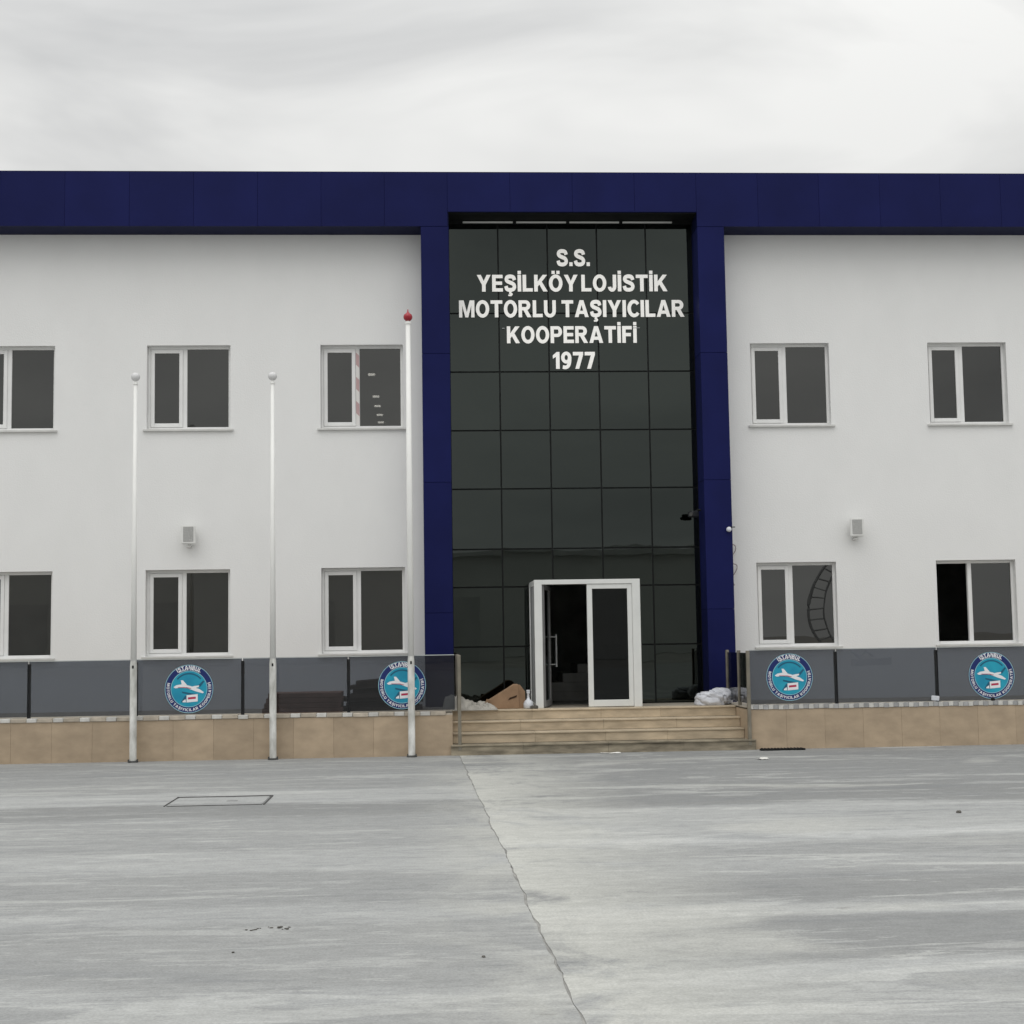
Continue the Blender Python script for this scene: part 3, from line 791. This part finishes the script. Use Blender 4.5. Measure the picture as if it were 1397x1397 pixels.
sign = thing('entrance_sign', 'white raised letters of the cooperative name on the dark glass above the door', 'sign', (2.5, -0.06, 5.9))
SY = -0.085
LINES = [  # text, x0, x1, baseline z
    ('S.S.', 2.245, 2.813, 8.118, 0.285), ('YEŞİLKÖY LOJİSTİK', 0.868, 4.150, 7.674, 0.285), ('MOTORLU TAŞIYICILAR', 0.557, 4.435, 7.226, 0.288),
    ('KOOPERATİFİ', 1.370, 3.597, 6.775, 0.286), ('1977', 2.150, 2.868, 6.328, 0.286)]
lm = {}
for text, lx0, lx1, bz, ch_h in LINES:
    gap, space = 0.125, (0.15 if 'LOJ' in text else 0.30)
    adv, pos = 0.0, []
    for ch in text:
        if ch == ' ': adv += space; continue
        v, f, a, b = glyph(ch)
        g_ = gap * (0.35 if ch in '.AYTV' else 1.0)
        pos.append((ch, adv)); adv += (b - a) + gap
    tot = adv - gap
    sx_, sz_ = (lx1 - lx0) / tot, ch_h / CAPH
    for ch, p in pos:
        key = (ch, round(sx_, 3), round(sz_, 3))
        if key not in lm:
            v, f, a, b = glyph(ch)
            bm = bmesh.new()
            vs = [bm.verts.new(((q[0] - a) * sx_, 0, (q[1] - CAP0) * sz_)) for q in v]
            for fc in f:
                try: bm.faces.new([vs[i] for i in fc])
                except ValueError: pass
            fatten(bm, 0.011 * sz_)
            ex = bmesh.ops.extrude_face_region(bm, geom=bm.faces[:])
            for q in ex['geom']:
                if isinstance(q, bmesh.types.BMVert): q.co.y -= 0.014
            lm[key] = mesh_of('letter', bm, M['letter'])
        link('letter', lm[key], sign, (lx0 + p * sx_ - 2.5, 0.016, bz - 5.9))
boxes('mounting_rail', [(1.285 - 2.5, 1.33 - 2.5, 0.0, 0.012, 7.025 - 5.9, 7.037 - 5.9), (3.535 - 2.5, 3.655 - 2.5, 0.0, 0.012, 7.025 - 5.9, 7.037 - 5.9)], M['alu_grey'], sign)

# ------------------------------------------------------------------ round emblems on the balustrade
RR = 0.362
def disc(bm, r, y, n=48, x=0, z=0):
    vs = [bm.verts.new((x + r * math.cos(2 * math.pi * k / n), y, z + r * math.sin(2 * math.pi * k / n))) for k in range(n)]
    bm.faces.new(vs)
def ring(bm, r0, r1, y, a0=0, a1=360, n=48):
    pa = None
    for k in range(n + 1):
        a = R(a0 + (a1 - a0) * k / n)
        p = (bm.verts.new((r0 * math.cos(a), y, r0 * math.sin(a))), bm.verts.new((r1 * math.cos(a), y, r1 * math.sin(a))))
        if pa: bm.faces.new((pa[0], pa[1], p[1], p[0]))
        pa = p
def poly(bm, pts, y):
    bm.faces.new([bm.verts.new((px_ * RR, y, pz_ * RR)) for px_, pz_ in pts])
def arc_text(bm, text, r, h, a_start, a_end, y, inward=False):
    """letters along an arc; inward = feet towards the rim (bottom text, read left to right)"""
    tot = sum((glyph(c, 0.03)[3] - glyph(c, 0.03)[2] + 0.16) if c != ' ' else 0.45 for c in text) - 0.16
    adv = 0.0
    s = h / CAPH
    for c in text:
        if c == ' ': adv += 0.45; continue
        v, f, a, b = glyph(c, 0.03)
        w = b - a
        ang_ = R(a_start + (a_end - a_start) * (adv + w / 2) / tot)
        sx_ = abs(R(a_end - a_start)) * r / tot
        u = Vector((math.cos(ang_), math.sin(ang_)))          # radial
        tdir = Vector((-u.y, u.x)) if inward else Vector((u.y, -u.x))
        udir = -u if inward else u
        base = u * (r + h / 2 if inward else r - h / 2)
        vs = [bm.verts.new(((base + tdir * ((q[0] - a - w / 2) * sx_) + udir * ((q[1] - CAP0) * s)).x, y, (base + tdir * ((q[0] - a - w / 2) * sx_) + udir * ((q[1] - CAP0) * s)).y)) for q in v]
        for fc in f:
            try: bm.faces.new([vs[i] for i in fc])
            except ValueError: pass
        adv += w + 0.16
def make_emblem():
    e = thing('emblem_sticker', '', 'sticker', (0, 0, 0), 'round emblems stuck on the glass balustrade')
    bm = bmesh.new()
    lathe_ = [(0, -0.0015), (RR, -0.0015), (RR, 0.0015), (0, 0.0015)]
    n = 48
    fr_ = [bm.verts.new((RR * math.cos(2 * math.pi * k / n), -0.0015, RR * math.sin(2 * math.pi * k / n))) for k in range(n)]
    bk_ = [bm.verts.new((q.co.x, 0.0015, q.co.z)) for q in fr_]
    bm.faces.new(fr_); bm.faces.new(bk_[::-1])
    for k in range(n): bm.faces.new((fr_[k], bk_[k], bk_[(k + 1) % n], fr_[(k + 1) % n]))
    obj('disc', bm, M['navy'], e)
    bm = bmesh.new(); ring(bm, RR * 0.975, RR * 0.995, -0.003); ring(bm, RR * 0.735, RR * 0.755, -0.004)
    obj('outline', bm, M['pale'], e)
    bm = bmesh.new(); disc(bm, RR * 0.735, -0.003)
    obj('field', bm, M['teal'], e)
    bm = bmesh.new(); ring(bm, RR * 0.60, RR * 0.66, -0.0045, 40, 140, 20)
    poly(bm, [(-0.30, -0.10), (0.30, -0.22), (0.42, -0.28), (0.10, -0.26), (-0.28, -0.17)], -0.0045)
    poly(bm, [(0.34, 0.10), (0.58, 0.34), (0.64, 0.30), (0.46, 0.08)], -0.0045)
    poly(bm, [(-0.34, -0.55), (-0.16, -0.28), (-0.02, -0.28), (-0.02, -0.55)], -0.0045)
    obj('field_shading', bm, M['teal_dark'], e)
    bm = bmesh.new()   # airliner: fuselage, tailplane, wings
    poly(bm, [(-0.64, 0.08), (-0.52, 0.16), (-0.26, 0.20), (0.05, 0.12), (0.44, -0.02), (0.62, -0.15), (0.56, -0.19), (0.26, -0.10), (-0.06, 0.03), (-0.34, 0.06), (-0.56, 0.03)], -0.006)
    poly(bm, [(-0.30, 0.195), (-0.34, 0.36), (-0.25, 0.36), (-0.08, 0.16)], -0.006)
    poly(bm, [(-0.02, 0.06), (0.24, 0.12), (0.42, 0.14), (0.40, 0.07), (0.16, 0.0)], -0.0065)
    poly(bm, [(-0.10, -0.26), (0.36, -0.22), (0.36, -0.52), (-0.10, -0.56)], -0.006)      # lorry box
    poly(bm, [(-0.14, -0.42), (-0.26, -0.50), (-0.26, -0.55), (-0.12, -0.55)], -0.006)
    arc_text(bm, 'İSTANBUL', RR * 0.885, RR * 0.16, 124, 56, -0.005)
    # second line of the head, too small to read in the photo: a row of short strokes
    for k in range(13):
        if k in (6,): continue
        a = 119 - 58 * k / 12
        ring(bm, RR * 0.775, RR * 0.815, -0.005, a - 1.5 * random.uniform(0.7, 1.1), a + 1.5, 2)
    arc_text(bm, 'MOTORLU TAŞIYICILAR KOOPERATİFİ', RR * 0.865, RR * 0.115, 163, 377, -0.005, True)
    obj('lettering', bm, M['white_print'], e)
    bm = bmesh.new()
    poly(bm, [(-0.04, -0.35), (0.28, -0.325), (0.28, -0.41), (-0.04, -0.435)], -0.0075)
    poly(bm, [(-0.46, 0.075), (-0.10, 0.07), (0.1, 0.02), (0.06, 0.005), (-0.12, 0.045), (-0.45, 0.055)], -0.0075)
    obj('stripes', bm, M['red_print'], e)
    return e
em = None
for x, z, lab in ((-3.627, 1.063, 'round blue emblem sticker between the two white-topped flagpoles, below a window'),
                  (-0.429, 1.064, 'round blue emblem sticker partly hidden behind the red-topped flagpole'),
                  (5.524, 1.087, 'round blue emblem sticker nearest the steps on the right-hand glass'),
                  (8.700, 1.062, 'round blue emblem sticker furthest from the steps, below the half-open window')):
    if em is None: o = em = make_emblem()
    else: o = copy_tree(em)
    o.location = (x, TY + 0.075 - 0.010, z)
    o['label'] = lab

# ------------------------------------------------------------------ flagpoles
def make_pole(h, r0, r1, red):
    p = thing('flagpole', '', 'flagpole', (0, 0, 0), 'flagpoles in front of the terrace')
    bm = bmesh.new(); lathe(bm, [(0, 1.5), (r0 * 0.86, 1.5), (r1 * 1.25, h * 0.6), (r1, h), (0, h)], 20)
    obj('shaft', bm, M['pole'], p, smooth=True)
    bm = bmesh.new(); lathe(bm, [(0, 0.02), (r0, 0.02), (r0, 1.42), (r0 * 0.86, 1.50), (0, 1.50)], 20)
    obj('base_section', bm, M['pole_worn'], p)
    bm = bmesh.new(); lathe(bm, [(0, 0.0), (r0 * 1.5, 0.0), (r0 * 1.5, 0.02), (r0 * 1.05, 0.028), (0, 0.028)], 16)
    obj('base_plate', bm, M['iron'], p)
    boxes('anchor_bolt', [(sx * r0 * 1.2 - 0.008, sx * r0 * 1.2 + 0.008, sy * r0 * 0.6 - 0.008, sy * r0 * 0.6 + 0.008, 0.021, 0.045) for sx in (-1, 1) for sy in (-1, 1)], M['iron'], p)
    boxes('hatch', [(-0.013, 0.013, -r0 - 0.004, -r0 + 0.01, 1.385, 1.43)], M['black'], p, bevel=0.003)
    bm = bmesh.new(); lathe(bm, [(0, h), (r1 * 1.3, h), (r1 * 1.3, h + 0.03), (r1 * 0.5, h + 0.04), (r1 * 0.5, h + 0.09), (0, h + 0.09)], 14)
    obj('neck', bm, M['pole'], p)
    bm = bmesh.new()
    if red:
        lathe(bm, [(0, h + 0.045), (0.035, h + 0.05), (0.062, h + 0.075), (0.070, h + 0.11), (0.058, h + 0.145), (0.03, h + 0.165), (0.014, h + 0.185), (0.006, h + 0.225), (0, h + 0.235)], 18)
    else:
        lathe(bm, [(0, h + 0.055)] + [(0.068 * math.sin(R(a)), h + 0.118 - 0.068 * math.cos(R(a))) for a in range(20, 170, 15)] + [(0, h + 0.186)], 18)
    obj('finial', bm, M['red'] if red else M['ball'], p, smooth=True)
    return p
pa = make_pole(5.66, 0.052, 0.029, False); pa.location = (-4.411, -2.50, 0)
pa['label'] = 'white flagpole with white ball top, leftmost of the three flagpoles'
pb = copy_tree(pa); pb.location = (-2.352, -2.50, 0)
pb['label'] = 'white flagpole with white ball top, middle one of the three flagpoles'
pc = make_pole(6.58, 0.052, 0.036, True); pc.location = (-0.288, -2.50, 0)
pc['label'] = 'tallest white flagpole, with a dark red pointed finial, beside the blue pillar'

# ------------------------------------------------------------------ wall loudspeakers
def make_speaker():
    s = thing('wall_loudspeaker', '', 'loudspeaker', (0, 0, 0), 'white loudspeakers on the facade')
    bm = bmesh.new()
    w0, w1 = 0.125, 0.105
    f_ = [(-w0, -0.22, -0.15), (w0, -0.22, -0.15), (w0, -0.22, 0.17), (-w0, -0.22, 0.17)]
    b_ = [(-w1 + 0.02, -0.06, -0.14), (w1 - 0.02, -0.06, -0.14), (w1 - 0.02, -0.06, 0.16), (-w1 + 0.02, -0.06, 0.16)]
    a = [bm.verts.new(q) for q in f_]; b = [bm.verts.new(q) for q in b_]
    bm.faces.new(a); bm.faces.new(b[::-1])
    for k in range(4): bm.faces.new((a[k], b[k], b[(k + 1) % 4], a[(k + 1) % 4]))
    bmesh.ops.bevel(bm, geom=bm.edges[:], offset=0.018, segments=2, affect='EDGES')
    obj('cabinet', bm, M['spk'], s)
    boxes('grille', [(-0.082, 0.086, -0.226, -0.218, -0.105, 0.145)], M['grille'], s, bevel=0.003)
    boxes('bracket', [(-0.05, 0.05, -0.062, -0.002, -0.07, 0.09), (-0.035, 0.035, -0.17, -0.01, -0.19, -0.165), (-0.035, 0.035, -0.024, -0.003, -0.19, -0.07), (-0.02, 0.02, -0.15, -0.12, -0.168, -0.14)], M['spk'], s, bevel=0.003)
    return s
sa = make_speaker(); sa.location = (-3.997, 0, 3.53); sa.rotation_euler = (0, 0, R(3))
sa['label'] = 'white box loudspeaker on the wall left of the entrance'
sb = copy_tree(sa); sb.location = (7.285, 0, 3.53); sb.rotation_euler = (0, 0, R(-2))
sb['label'] = 'white box loudspeaker on the wall right of the entrance'

# ------------------------------------------------------------------ cameras and loose cable
k = thing('security_camera', 'black security camera on a short arm before the dark glass, by the right pillar', 'camera', (4.45, -0.30, 3.80))
bm = bmesh.new(); box(bm, -0.095, 0.05, -0.12, 0.03, -0.07, 0.035, bevel=0.018)
obj('housing', bm, M['post'], k, rot=(0, 0, R(25)))
bm = bmesh.new(); tube(bm, [(0.02, 0, 0.02), (0.09, 0.0, 0.055), (0.135, 0.0, 0.055)], 0.018, 8)
obj('arm', bm, M['black'], k)
bm = bmesh.new(); tube(bm, [(-0.05, -0.13, -0.02), (-0.07, -0.18, -0.03)], 0.03, 10)
obj('lens', bm, M['iron'], k)
k = thing('security_camera', 'small white dome camera on the edge of the right blue pillar', 'camera', (4.995, -0.56, 3.50))
bm = bmesh.new(); lathe(bm, [(0, -0.045), (0.028, -0.036), (0.042, -0.01), (0.044, 0.02), (0.03, 0.04), (0, 0.045)], 14)
obj('housing', bm, M['plastic'], k, (0, -0.03, 0), (R(70), 0, 0), smooth=True)
boxes('bracket', [(-0.01, 0.11, -0.012, 0.006, 0.035, 0.05)], M['black'], k)
bm = bmesh.new(); lathe(bm, [(0, -0.058), (0.02, -0.052), (0.026, -0.04), (0, -0.038)], 12)
obj('lens', bm, M['black'], k, (0, -0.03, 0), (R(70), 0, 0))
pts = []
rr_ = random.Random(3)
for i in range(60):
    q = i / 59
    z = 3.55 - 1.02 * q
    amp = 0.02 + 0.085 * max(0, math.sin(q * math.pi * 1.15 - 0.3))
    pts.append((5.105 + amp * math.sin(q * 19 + 1.0) + 0.05 * q, -0.045 - 0.02 * math.cos(q * 19), z + 0.055 * math.cos(q * 19)))
bm = bmesh.new(); tube(bm, pts, 0.0075, 5)
tag(obj('loose_cable', bm, M['cable']), 'thin loose cable dangling in loops on the white wall by the right pillar', 'cable')

# ------------------------------------------------------------------ things on the terrace and landing
LZ = 0.631
cb = thing('cardboard_box', 'torn brown cardboard box tipped over left of the door', 'box', (1.13, -1.22, LZ))
bm = bmesh.new(); prism(bm, [(-0.26, 0.0), (-0.28, 0.075), (-0.22, 0.13), (0.20, 0.385), (0.27, 0.385), (0.285, 0.0)], -0.02, 0.24)
bmesh.ops.bevel(bm, geom=bm.edges[:], offset=0.008, segments=1, affect='EDGES')
obj('carton', bm, M['card'], cb)
bm = bmesh.new(); prism(bm, [(0.22, 0.38), (0.30, 0.372), (0.375, 0.27), (0.385, 0.0), (0.27, 0.0)], 0.0, 0.22)
obj('flap', bm, M['card'], cb)
bm = bmesh.new(); prism(bm, [(0.10, 0.135), (0.13, 0.175), (0.25, 0.215), (0.235, 0.18)], -0.026, -0.018)
obj('tear', bm, M['card_dark'], cb)
bm = bmesh.new(); prism(bm, [(-0.30, 0.02), (-0.24, 0.16), (-0.19, 0.15), (-0.26, 0.005)], -0.06, -0.024)
obj('flap', bm, M['card'], cb)

def heap(name, mt, prof, y0, y1, seed, amp, nx=64, ny=30):
    """crumpled heap: height profile along x, falling off in y"""
    bm = bmesh.new()
    xs = [p[0] for p in prof]
    def hgt(x):
        for (xa, za), (xb, zb) in zip(prof, prof[1:]):
            if xa <= x <= xb: return za + (zb - za) * (x - xa) / (xb - xa)
        return 0
    grid = []
    for i in range(nx + 1):
        x = xs[0] + (xs[-1] - xs[0]) * i / nx
        row = []
        for k in range(ny + 1):
            q = k / ny
            y = y0 + (y1 - y0) * q
            fall = max(0.0, 1 - abs(2 * q - 1) ** 3.0)
            ed = min(1, 6 * min(i, nx - i) / nx)
            n_ = noise.turbulence(Vector((x * 7 + seed, y * 7, seed)), 3, True) - 0.4
            cr_ = max(0.0, 1 - 9 * abs(noise.noise(Vector((x * 5.5 + seed, y * 6 + x * 3, seed + 3))))) + 0.6 * max(0.0, 1 - 8 * abs(noise.noise(Vector((x * 11 - y * 7, y * 8, seed + 8)))))
            n_ -= 0.55 * cr_
            z = max(0.0, hgt(x) * fall + amp * n_ * fall * ed)
            row.append(bm.verts.new((x + 0.02 * noise.noise(Vector((y * 9, x * 9, seed))), y - 0.05 * (1 - fall) * (0 if q > .5 else 1), z)))
        grid.append(row)
    for a, b in zip(grid, grid[1:]):
        for k in range(ny): bm.faces.new((a[k], b[k], b[k + 1], a[k + 1]))
    return bm
pp = heap('cement_bags', M['paper'], [(-0.42, 0.0), (-0.37, 0.20), (-0.28, 0.235), (-0.10, 0.20), (0.06, 0.11), (0.26, 0.10), (0.40, 0.06), (0.46, 0.0)], -0.2, 0.25, 4.2, 0.06)
tag(obj('paper_heap', pp, M['paper'], loc=(0.60, -1.32, LZ)), 'heap of crumpled grey cement paper beside the cardboard box', 'rubbish')
jug = bmesh.new(); lathe(jug, [(0, 0), (0.062, 0.0), (0.075, 0.02), (0.078, 0.075), (0.06, 0.12), (0.026, 0.15), (0.02, 0.175), (0.02, 0.235), (0.027, 0.24), (0.027, 0.27), (0, 0.272)], 18)
jt = thing('plastic_bottle', 'round white plastic bottle with narrow neck between cardboard box and door', 'bottle', (1.55, -1.30, LZ))
obj('bottle_body', jug, M['plastic'], jt, smooth=True)
bm = bmesh.new(); lathe(bm, [(0, 0.272), (0.03, 0.272), (0.03, 0.295), (0, 0.297)], 14); obj('cap', bm, M['plastic'], jt)
bm = bmesh.new(); box(bm, -0.06, 0.06, -0.06, 0.06, 0, 0.05, bevel=0.012)
tag(obj('rubble_piece', bm, M['pebble'], loc=(1.74 - 0.10, -1.36, LZ)), 'small dark lump at the foot of the white door post', 'rubble')
def sack(lx, ly, lz, seed):
    """a half-empty woven sack: squashed pillow with slack folds"""
    bm = bmesh.new()
    bmesh.ops.create_uvsphere(bm, u_segments=72, v_segments=44, radius=1.0)
    sg = lambda v, p: math.copysign(abs(v) ** p, v)
    for v in bm.verts:
        d = v.co.copy()
        p = Vector((sg(d.x, 0.7) * lx, sg(d.y, 0.75) * ly, sg(d.z, 0.8) * lz))
        q = Vector((d.x * 1.6 + seed, d.y * 1.6, d.z * 1.6 + seed))
        n1 = noise.noise(q)
        fold = max(0.0, 1 - 5.0 * abs(noise.noise(Vector((d.x * 1.5 + d.z * 1.1 + seed, d.y * 1.3, d.z * 1.0))))) ** 1.5
        fold2 = max(0.0, 1 - 6.0 * abs(noise.noise(Vector((d.x * 3.5 - d.z * 2.5, d.y * 2.5 + seed, d.z * 2 + 5))))) ** 1.5
        p *= 1 + 0.16 * n1 - 0.15 * fold - 0.05 * fold2
        p.z = max(-lz * 0.62, p.z)
        v.co = p + Vector((0, 0, lz * 0.62))
    return bm
for x, y, sz_, sd_, ry, lab in ((4.50, -1.17, (0.25, 0.20, 0.135), 2.3, 8, 'left crumpled white sack in front of the right blue pillar'),
                                (4.70, -0.98, (0.20, 0.20, 0.165), 6.1, -12, 'right crumpled white sack leaning by the handrail post')):
    tag(obj('white_sack', sack(*sz_, sd_), M['sack'], loc=(x, y, LZ + (0.0 if ry > 0 else 0.01)), rot=(0, 0, R(ry)), smooth=True), lab, 'sack', 'white sacks on the landing')

bs = thing('board_stack', 'flat stack of brown boards behind the left glass, between middle and red-topped flagpoles', 'boards', (-1.95, -1.3, 0.645))
for i in range(4):
    boxes('board', [(-0.66 + 0.03 * i, 0.58 - 0.02 * (i % 2), -0.35, 0.35, i * 0.078, i * 0.078 + 0.072)], M['brown'], bs, bevel=0.004)
dp = thing('timber_pile', 'dark pile of timber behind the glass and the emblem by the red-topped flagpole', 'timber', (-0.78, -1.1, 0.645))
rr_ = random.Random(11)
for i, (xa, xb, z, tilt) in enumerate([(-0.62, 0.65, 0.0, 0), (-0.55, 0.6, 0.07, 1), (-0.6, 0.66, 0.14, -1), (-0.5, 0.62, 0.21, 1.5), (-0.45, 0.66, 0.28, 2), (-0.48, 0.6, 0.36, 3.0), (-0.4, 0.64, 0.43, 4.5)]):
    bm = bmesh.new(); box(bm, xa, xb, -0.28 + rr_.uniform(-.05, .05), 0.25, 0, 0.065, bevel=0.004)
    o = obj('timber_board', bm, M['dark_wood'], dp, (0, 0, z), (0, R(-tilt), R(rr_.uniform(-3, 3))))

# small fittings on the balustrade
bm = bmesh.new(); box(bm, -0.06, 0.06, -0.02, 0.02, 0, 0.075, bevel=0.008)
tag(obj('junction_box', bm, M['plastic'], loc=(7.78, TY + 0.03, 0.69), rot=(0, R(6), 0)), 'small white box at the foot of a dark post on the right glass', 'box')
bm = bmesh.new(); lathe(bm, [(0, 0), (0.03, 0), (0.032, 0.03), (0.02, 0.05), (0, 0.052)], 12)
tag(obj('black_knob', bm, M['rubber'], loc=(8.69, TY + 0.03, 0.672)), 'small black knob on the coping below the far right emblem', 'knob')

# ------------------------------------------------------------------ things on the yard
mt_ = thing('rubber_mat', 'narrow black rubber strip lying at the foot of the right terrace', 'mat', (5.305, -2.60, 0))
boxes('strip', [(-0.34, 0.34, -0.055, 0.055, 0.002, 0.028)], M['rubber'], mt_, bevel=0.006)
boxes('rib', [(-0.32 + 0.05 * i, -0.30 + 0.05 * i, -0.05, 0.05, 0.028, 0.036) for i in range(13)], M['rubber'], mt_)
hc = thing('manhole_cover', 'rectangular concrete manhole cover with dark metal rim set in the yard', 'manhole cover', (-2.34, -8.13, 0))
def quad(bm, pts, z0, z1):
    a = [bm.verts.new((x, y, z0)) for x, y in pts]; b = [bm.verts.new((x, y, z1)) for x, y in pts]
    n = len(pts)
    bm.faces.new(a[::-1]); bm.faces.new(b)
    for k_ in range(n): bm.faces.new((a[k_], a[(k_ + 1) % n], b[(k_ + 1) % n], b[k_]))
bm = bmesh.new()
hw, hd = 0.54, 0.44
quad(bm, [(-hw, hd - 0.05), (hw, hd - 0.05), (hw, hd + 0.02), (-hw, hd + 0.02)], 0.002, 0.010)
quad(bm, [(-hw, -hd), (-hw + 0.012, -hd), (-hw + 0.012, hd - 0.052), (-hw, hd - 0.052)], 0.002, 0.008)
quad(bm, [(hw - 0.018, -hd), (hw, -hd), (hw, hd - 0.052), (hw - 0.018, hd - 0.052)], 0.002, 0.008)
quad(bm, [(-hw + 0.032, -hd), (hw - 0.032, -hd), (hw - 0.032, -hd + 0.012), (-hw + 0.032, -hd + 0.012)], 0.002, 0.006)
obj('rim', bm, M['iron'], hc)
bm = bmesh.new(); quad(bm, [(-hw + 0.034, -hd + 0.014), (hw - 0.034, -hd + 0.014), (hw - 0.034, hd - 0.054), (-hw + 0.034, hd - 0.054)], 0.001, 0.006)
obj('lid', bm, M['concrete_a'], hc)
boxes('lifting_slot', [(0.08, 0.20, -0.06, -0.03, 0.0055, 0.0075)], M['iron'], hc)

def stone(x, y, s, seed):
    bm = bmesh.new()
    bmesh.ops.create_icosphere(bm, subdivisions=2, radius=s)
    for v in bm.verts:
        v.co *= 1 + 0.35 * noise.noise(v.co * (1.2 / s) + Vector((seed, 0, 0)))
        v.co.z = v.co.z * 0.5 + s * 0.40
    return obj('stone', bm, M['pebble'], loc=(x, y, 0))
for x, y, s, lab in ((5.092, -10.607, 0.028, 'dark pebble on the right side of the yard, beyond the pale band'),
                     (-0.941, -15.488, 0.013, 'dark clod among a row of crumbs in the middle of the left slab'),
                     (0.278, -16.473, 0.012, 'single dark pebble close to the joint near the front'),
                     (-1.13, -16.178, 0.009, 'tiny dark pebble in the left foreground')):
    tag(stone(x, y, s, x), lab, 'stone', 'dark stones lying on the concrete')
bm = bmesh.new()
rr_ = random.Random(5)
for i in range(16):
    q = bmesh.ops.create_icosphere(bm, subdivisions=1, radius=rr_.uniform(0.004, 0.009))
    dx, dy = rr_.uniform(-0.16, 0.12), rr_.uniform(-0.05, 0.05)
    for v in q['verts']: v.co = Vector((v.co.x * 1.6 + dx, v.co.y + dy, v.co.z * 0.5 + 0.003))
tag(obj('dirt_crumbs', bm, M['pebble'], loc=(-0.98, -15.5, 0)), 'scatter of dark dirt crumbs on the left slab', kind='stuff')
for x, y, w, d, a, lab in ((2.69, -2.62, 0.30, 0.09, 4, 'white paper scrap on the ground at the foot of the steps'), (4.645, -4.137, 0.13, 0.14, 20, 'white paper scrap on the ground near the black rubber strip')):
    bm = bmesh.new()
    bmesh.ops.create_grid(bm, x_segments=6, y_segments=3, size=0.5)
    for v in bm.verts:
        v.co = Vector((v.co.x * w, v.co.y * d, 0.008 + 0.03 * abs(noise.noise(Vector((v.co.x * 3 + x, v.co.y * 3, 0))))))
    bmesh.ops.solidify(bm, geom=bm.faces[:], thickness=0.002)
    tag(obj('paper_scrap', bm, M['scrap'], loc=(x, y, 0), rot=(0, 0, R(a))), lab, 'paper', 'paper scraps on the ground')

# ------------------------------------------------------------------ lamps burning inside, seen through one upper window
lamp_pts = [(-0.985, 1.0), (-0.992, 3.36), (-1.003, 4.52), (-1.0, 5.68), (-1.01, 6.75)]
names = ('nearest and topmost', 'second from the top', 'middle', 'second from the bottom', 'furthest and lowest')
for (x, y), nm in zip(lamp_pts, names):
    h_ = thing('ceiling_lamp', 'lit ceiling lamp, %s of five in the upper window' % nm, 'lamp', (x, y, 6.434), 'lit ceiling lamps inside the upper room')
    boxes('lamp_tube', [(-0.06, 0.06, -0.05, 0.05, -0.012, 0.012)], M['lamp'], h_)
    boxes('lamp_housing', [(-0.065, 0.065, -0.055, 0.055, 0.0125, 0.03), (-0.005, 0.005, -0.005, 0.005, 0.03, 1.8)], M['spk'], h_)

# ------------------------------------------------------------------ across the yard, behind the camera: what the glass mirrors
sh = thing('reflection_shed', 'long pale shed added out of view across the yard to tone the reflections in the glass', 'shed', (-20, -100, 0))  # added behind the camera; its height and colour set the tone the panes mirror
boxes('shed_wall', [(-60, 47, -12, 0, -0.2, 8.6)], M['shed'], sh)
bm = bmesh.new(); prism(bm, [(-61, 8.6), (48, 8.6), (48, 9.0), (-61, 9.0)], -12.5, 0.5)
obj('shed_roof', bm, M['shed_roof'], sh)
for i in range(6):
    boxes('shed_door', [(-40 + i * 12, -36 + i * 12, 0.002, 0.06, -0.15, 5.2)], M['shed_roof'], sh)

# curved lattice frame whose reflection shows in the lower window on the right
ar = thing('lattice_arch', 'curved steel lattice frame mirrored in the lower window right of the pillar', 'frame', (23.7, -60, 0))
bm = bmesh.new()
outer, inner = [], []
for i in range(25):
    a = R(115 + 130 * i / 24)
    outer.append(Vector((1.9 + 3.4 * math.cos(a), 0, 3.2 + 3.4 * math.sin(a)))); inner.append(Vector((1.9 + 2.55 * math.cos(a), 0, 3.2 + 3.0 * math.sin(a))))
tube(bm, outer, 0.085, 5); tube(bm, inner, 0.06, 5)
for i in range(0, 24, 2):
    tube(bm, [inner[i], outer[i]], 0.04, 4)
obj('lattice', bm, M['galv'], ar)
boxes('footing', [(-0.4, 1.6, -0.5, 0.5, 0, 0.35)], M['soil'], ar)
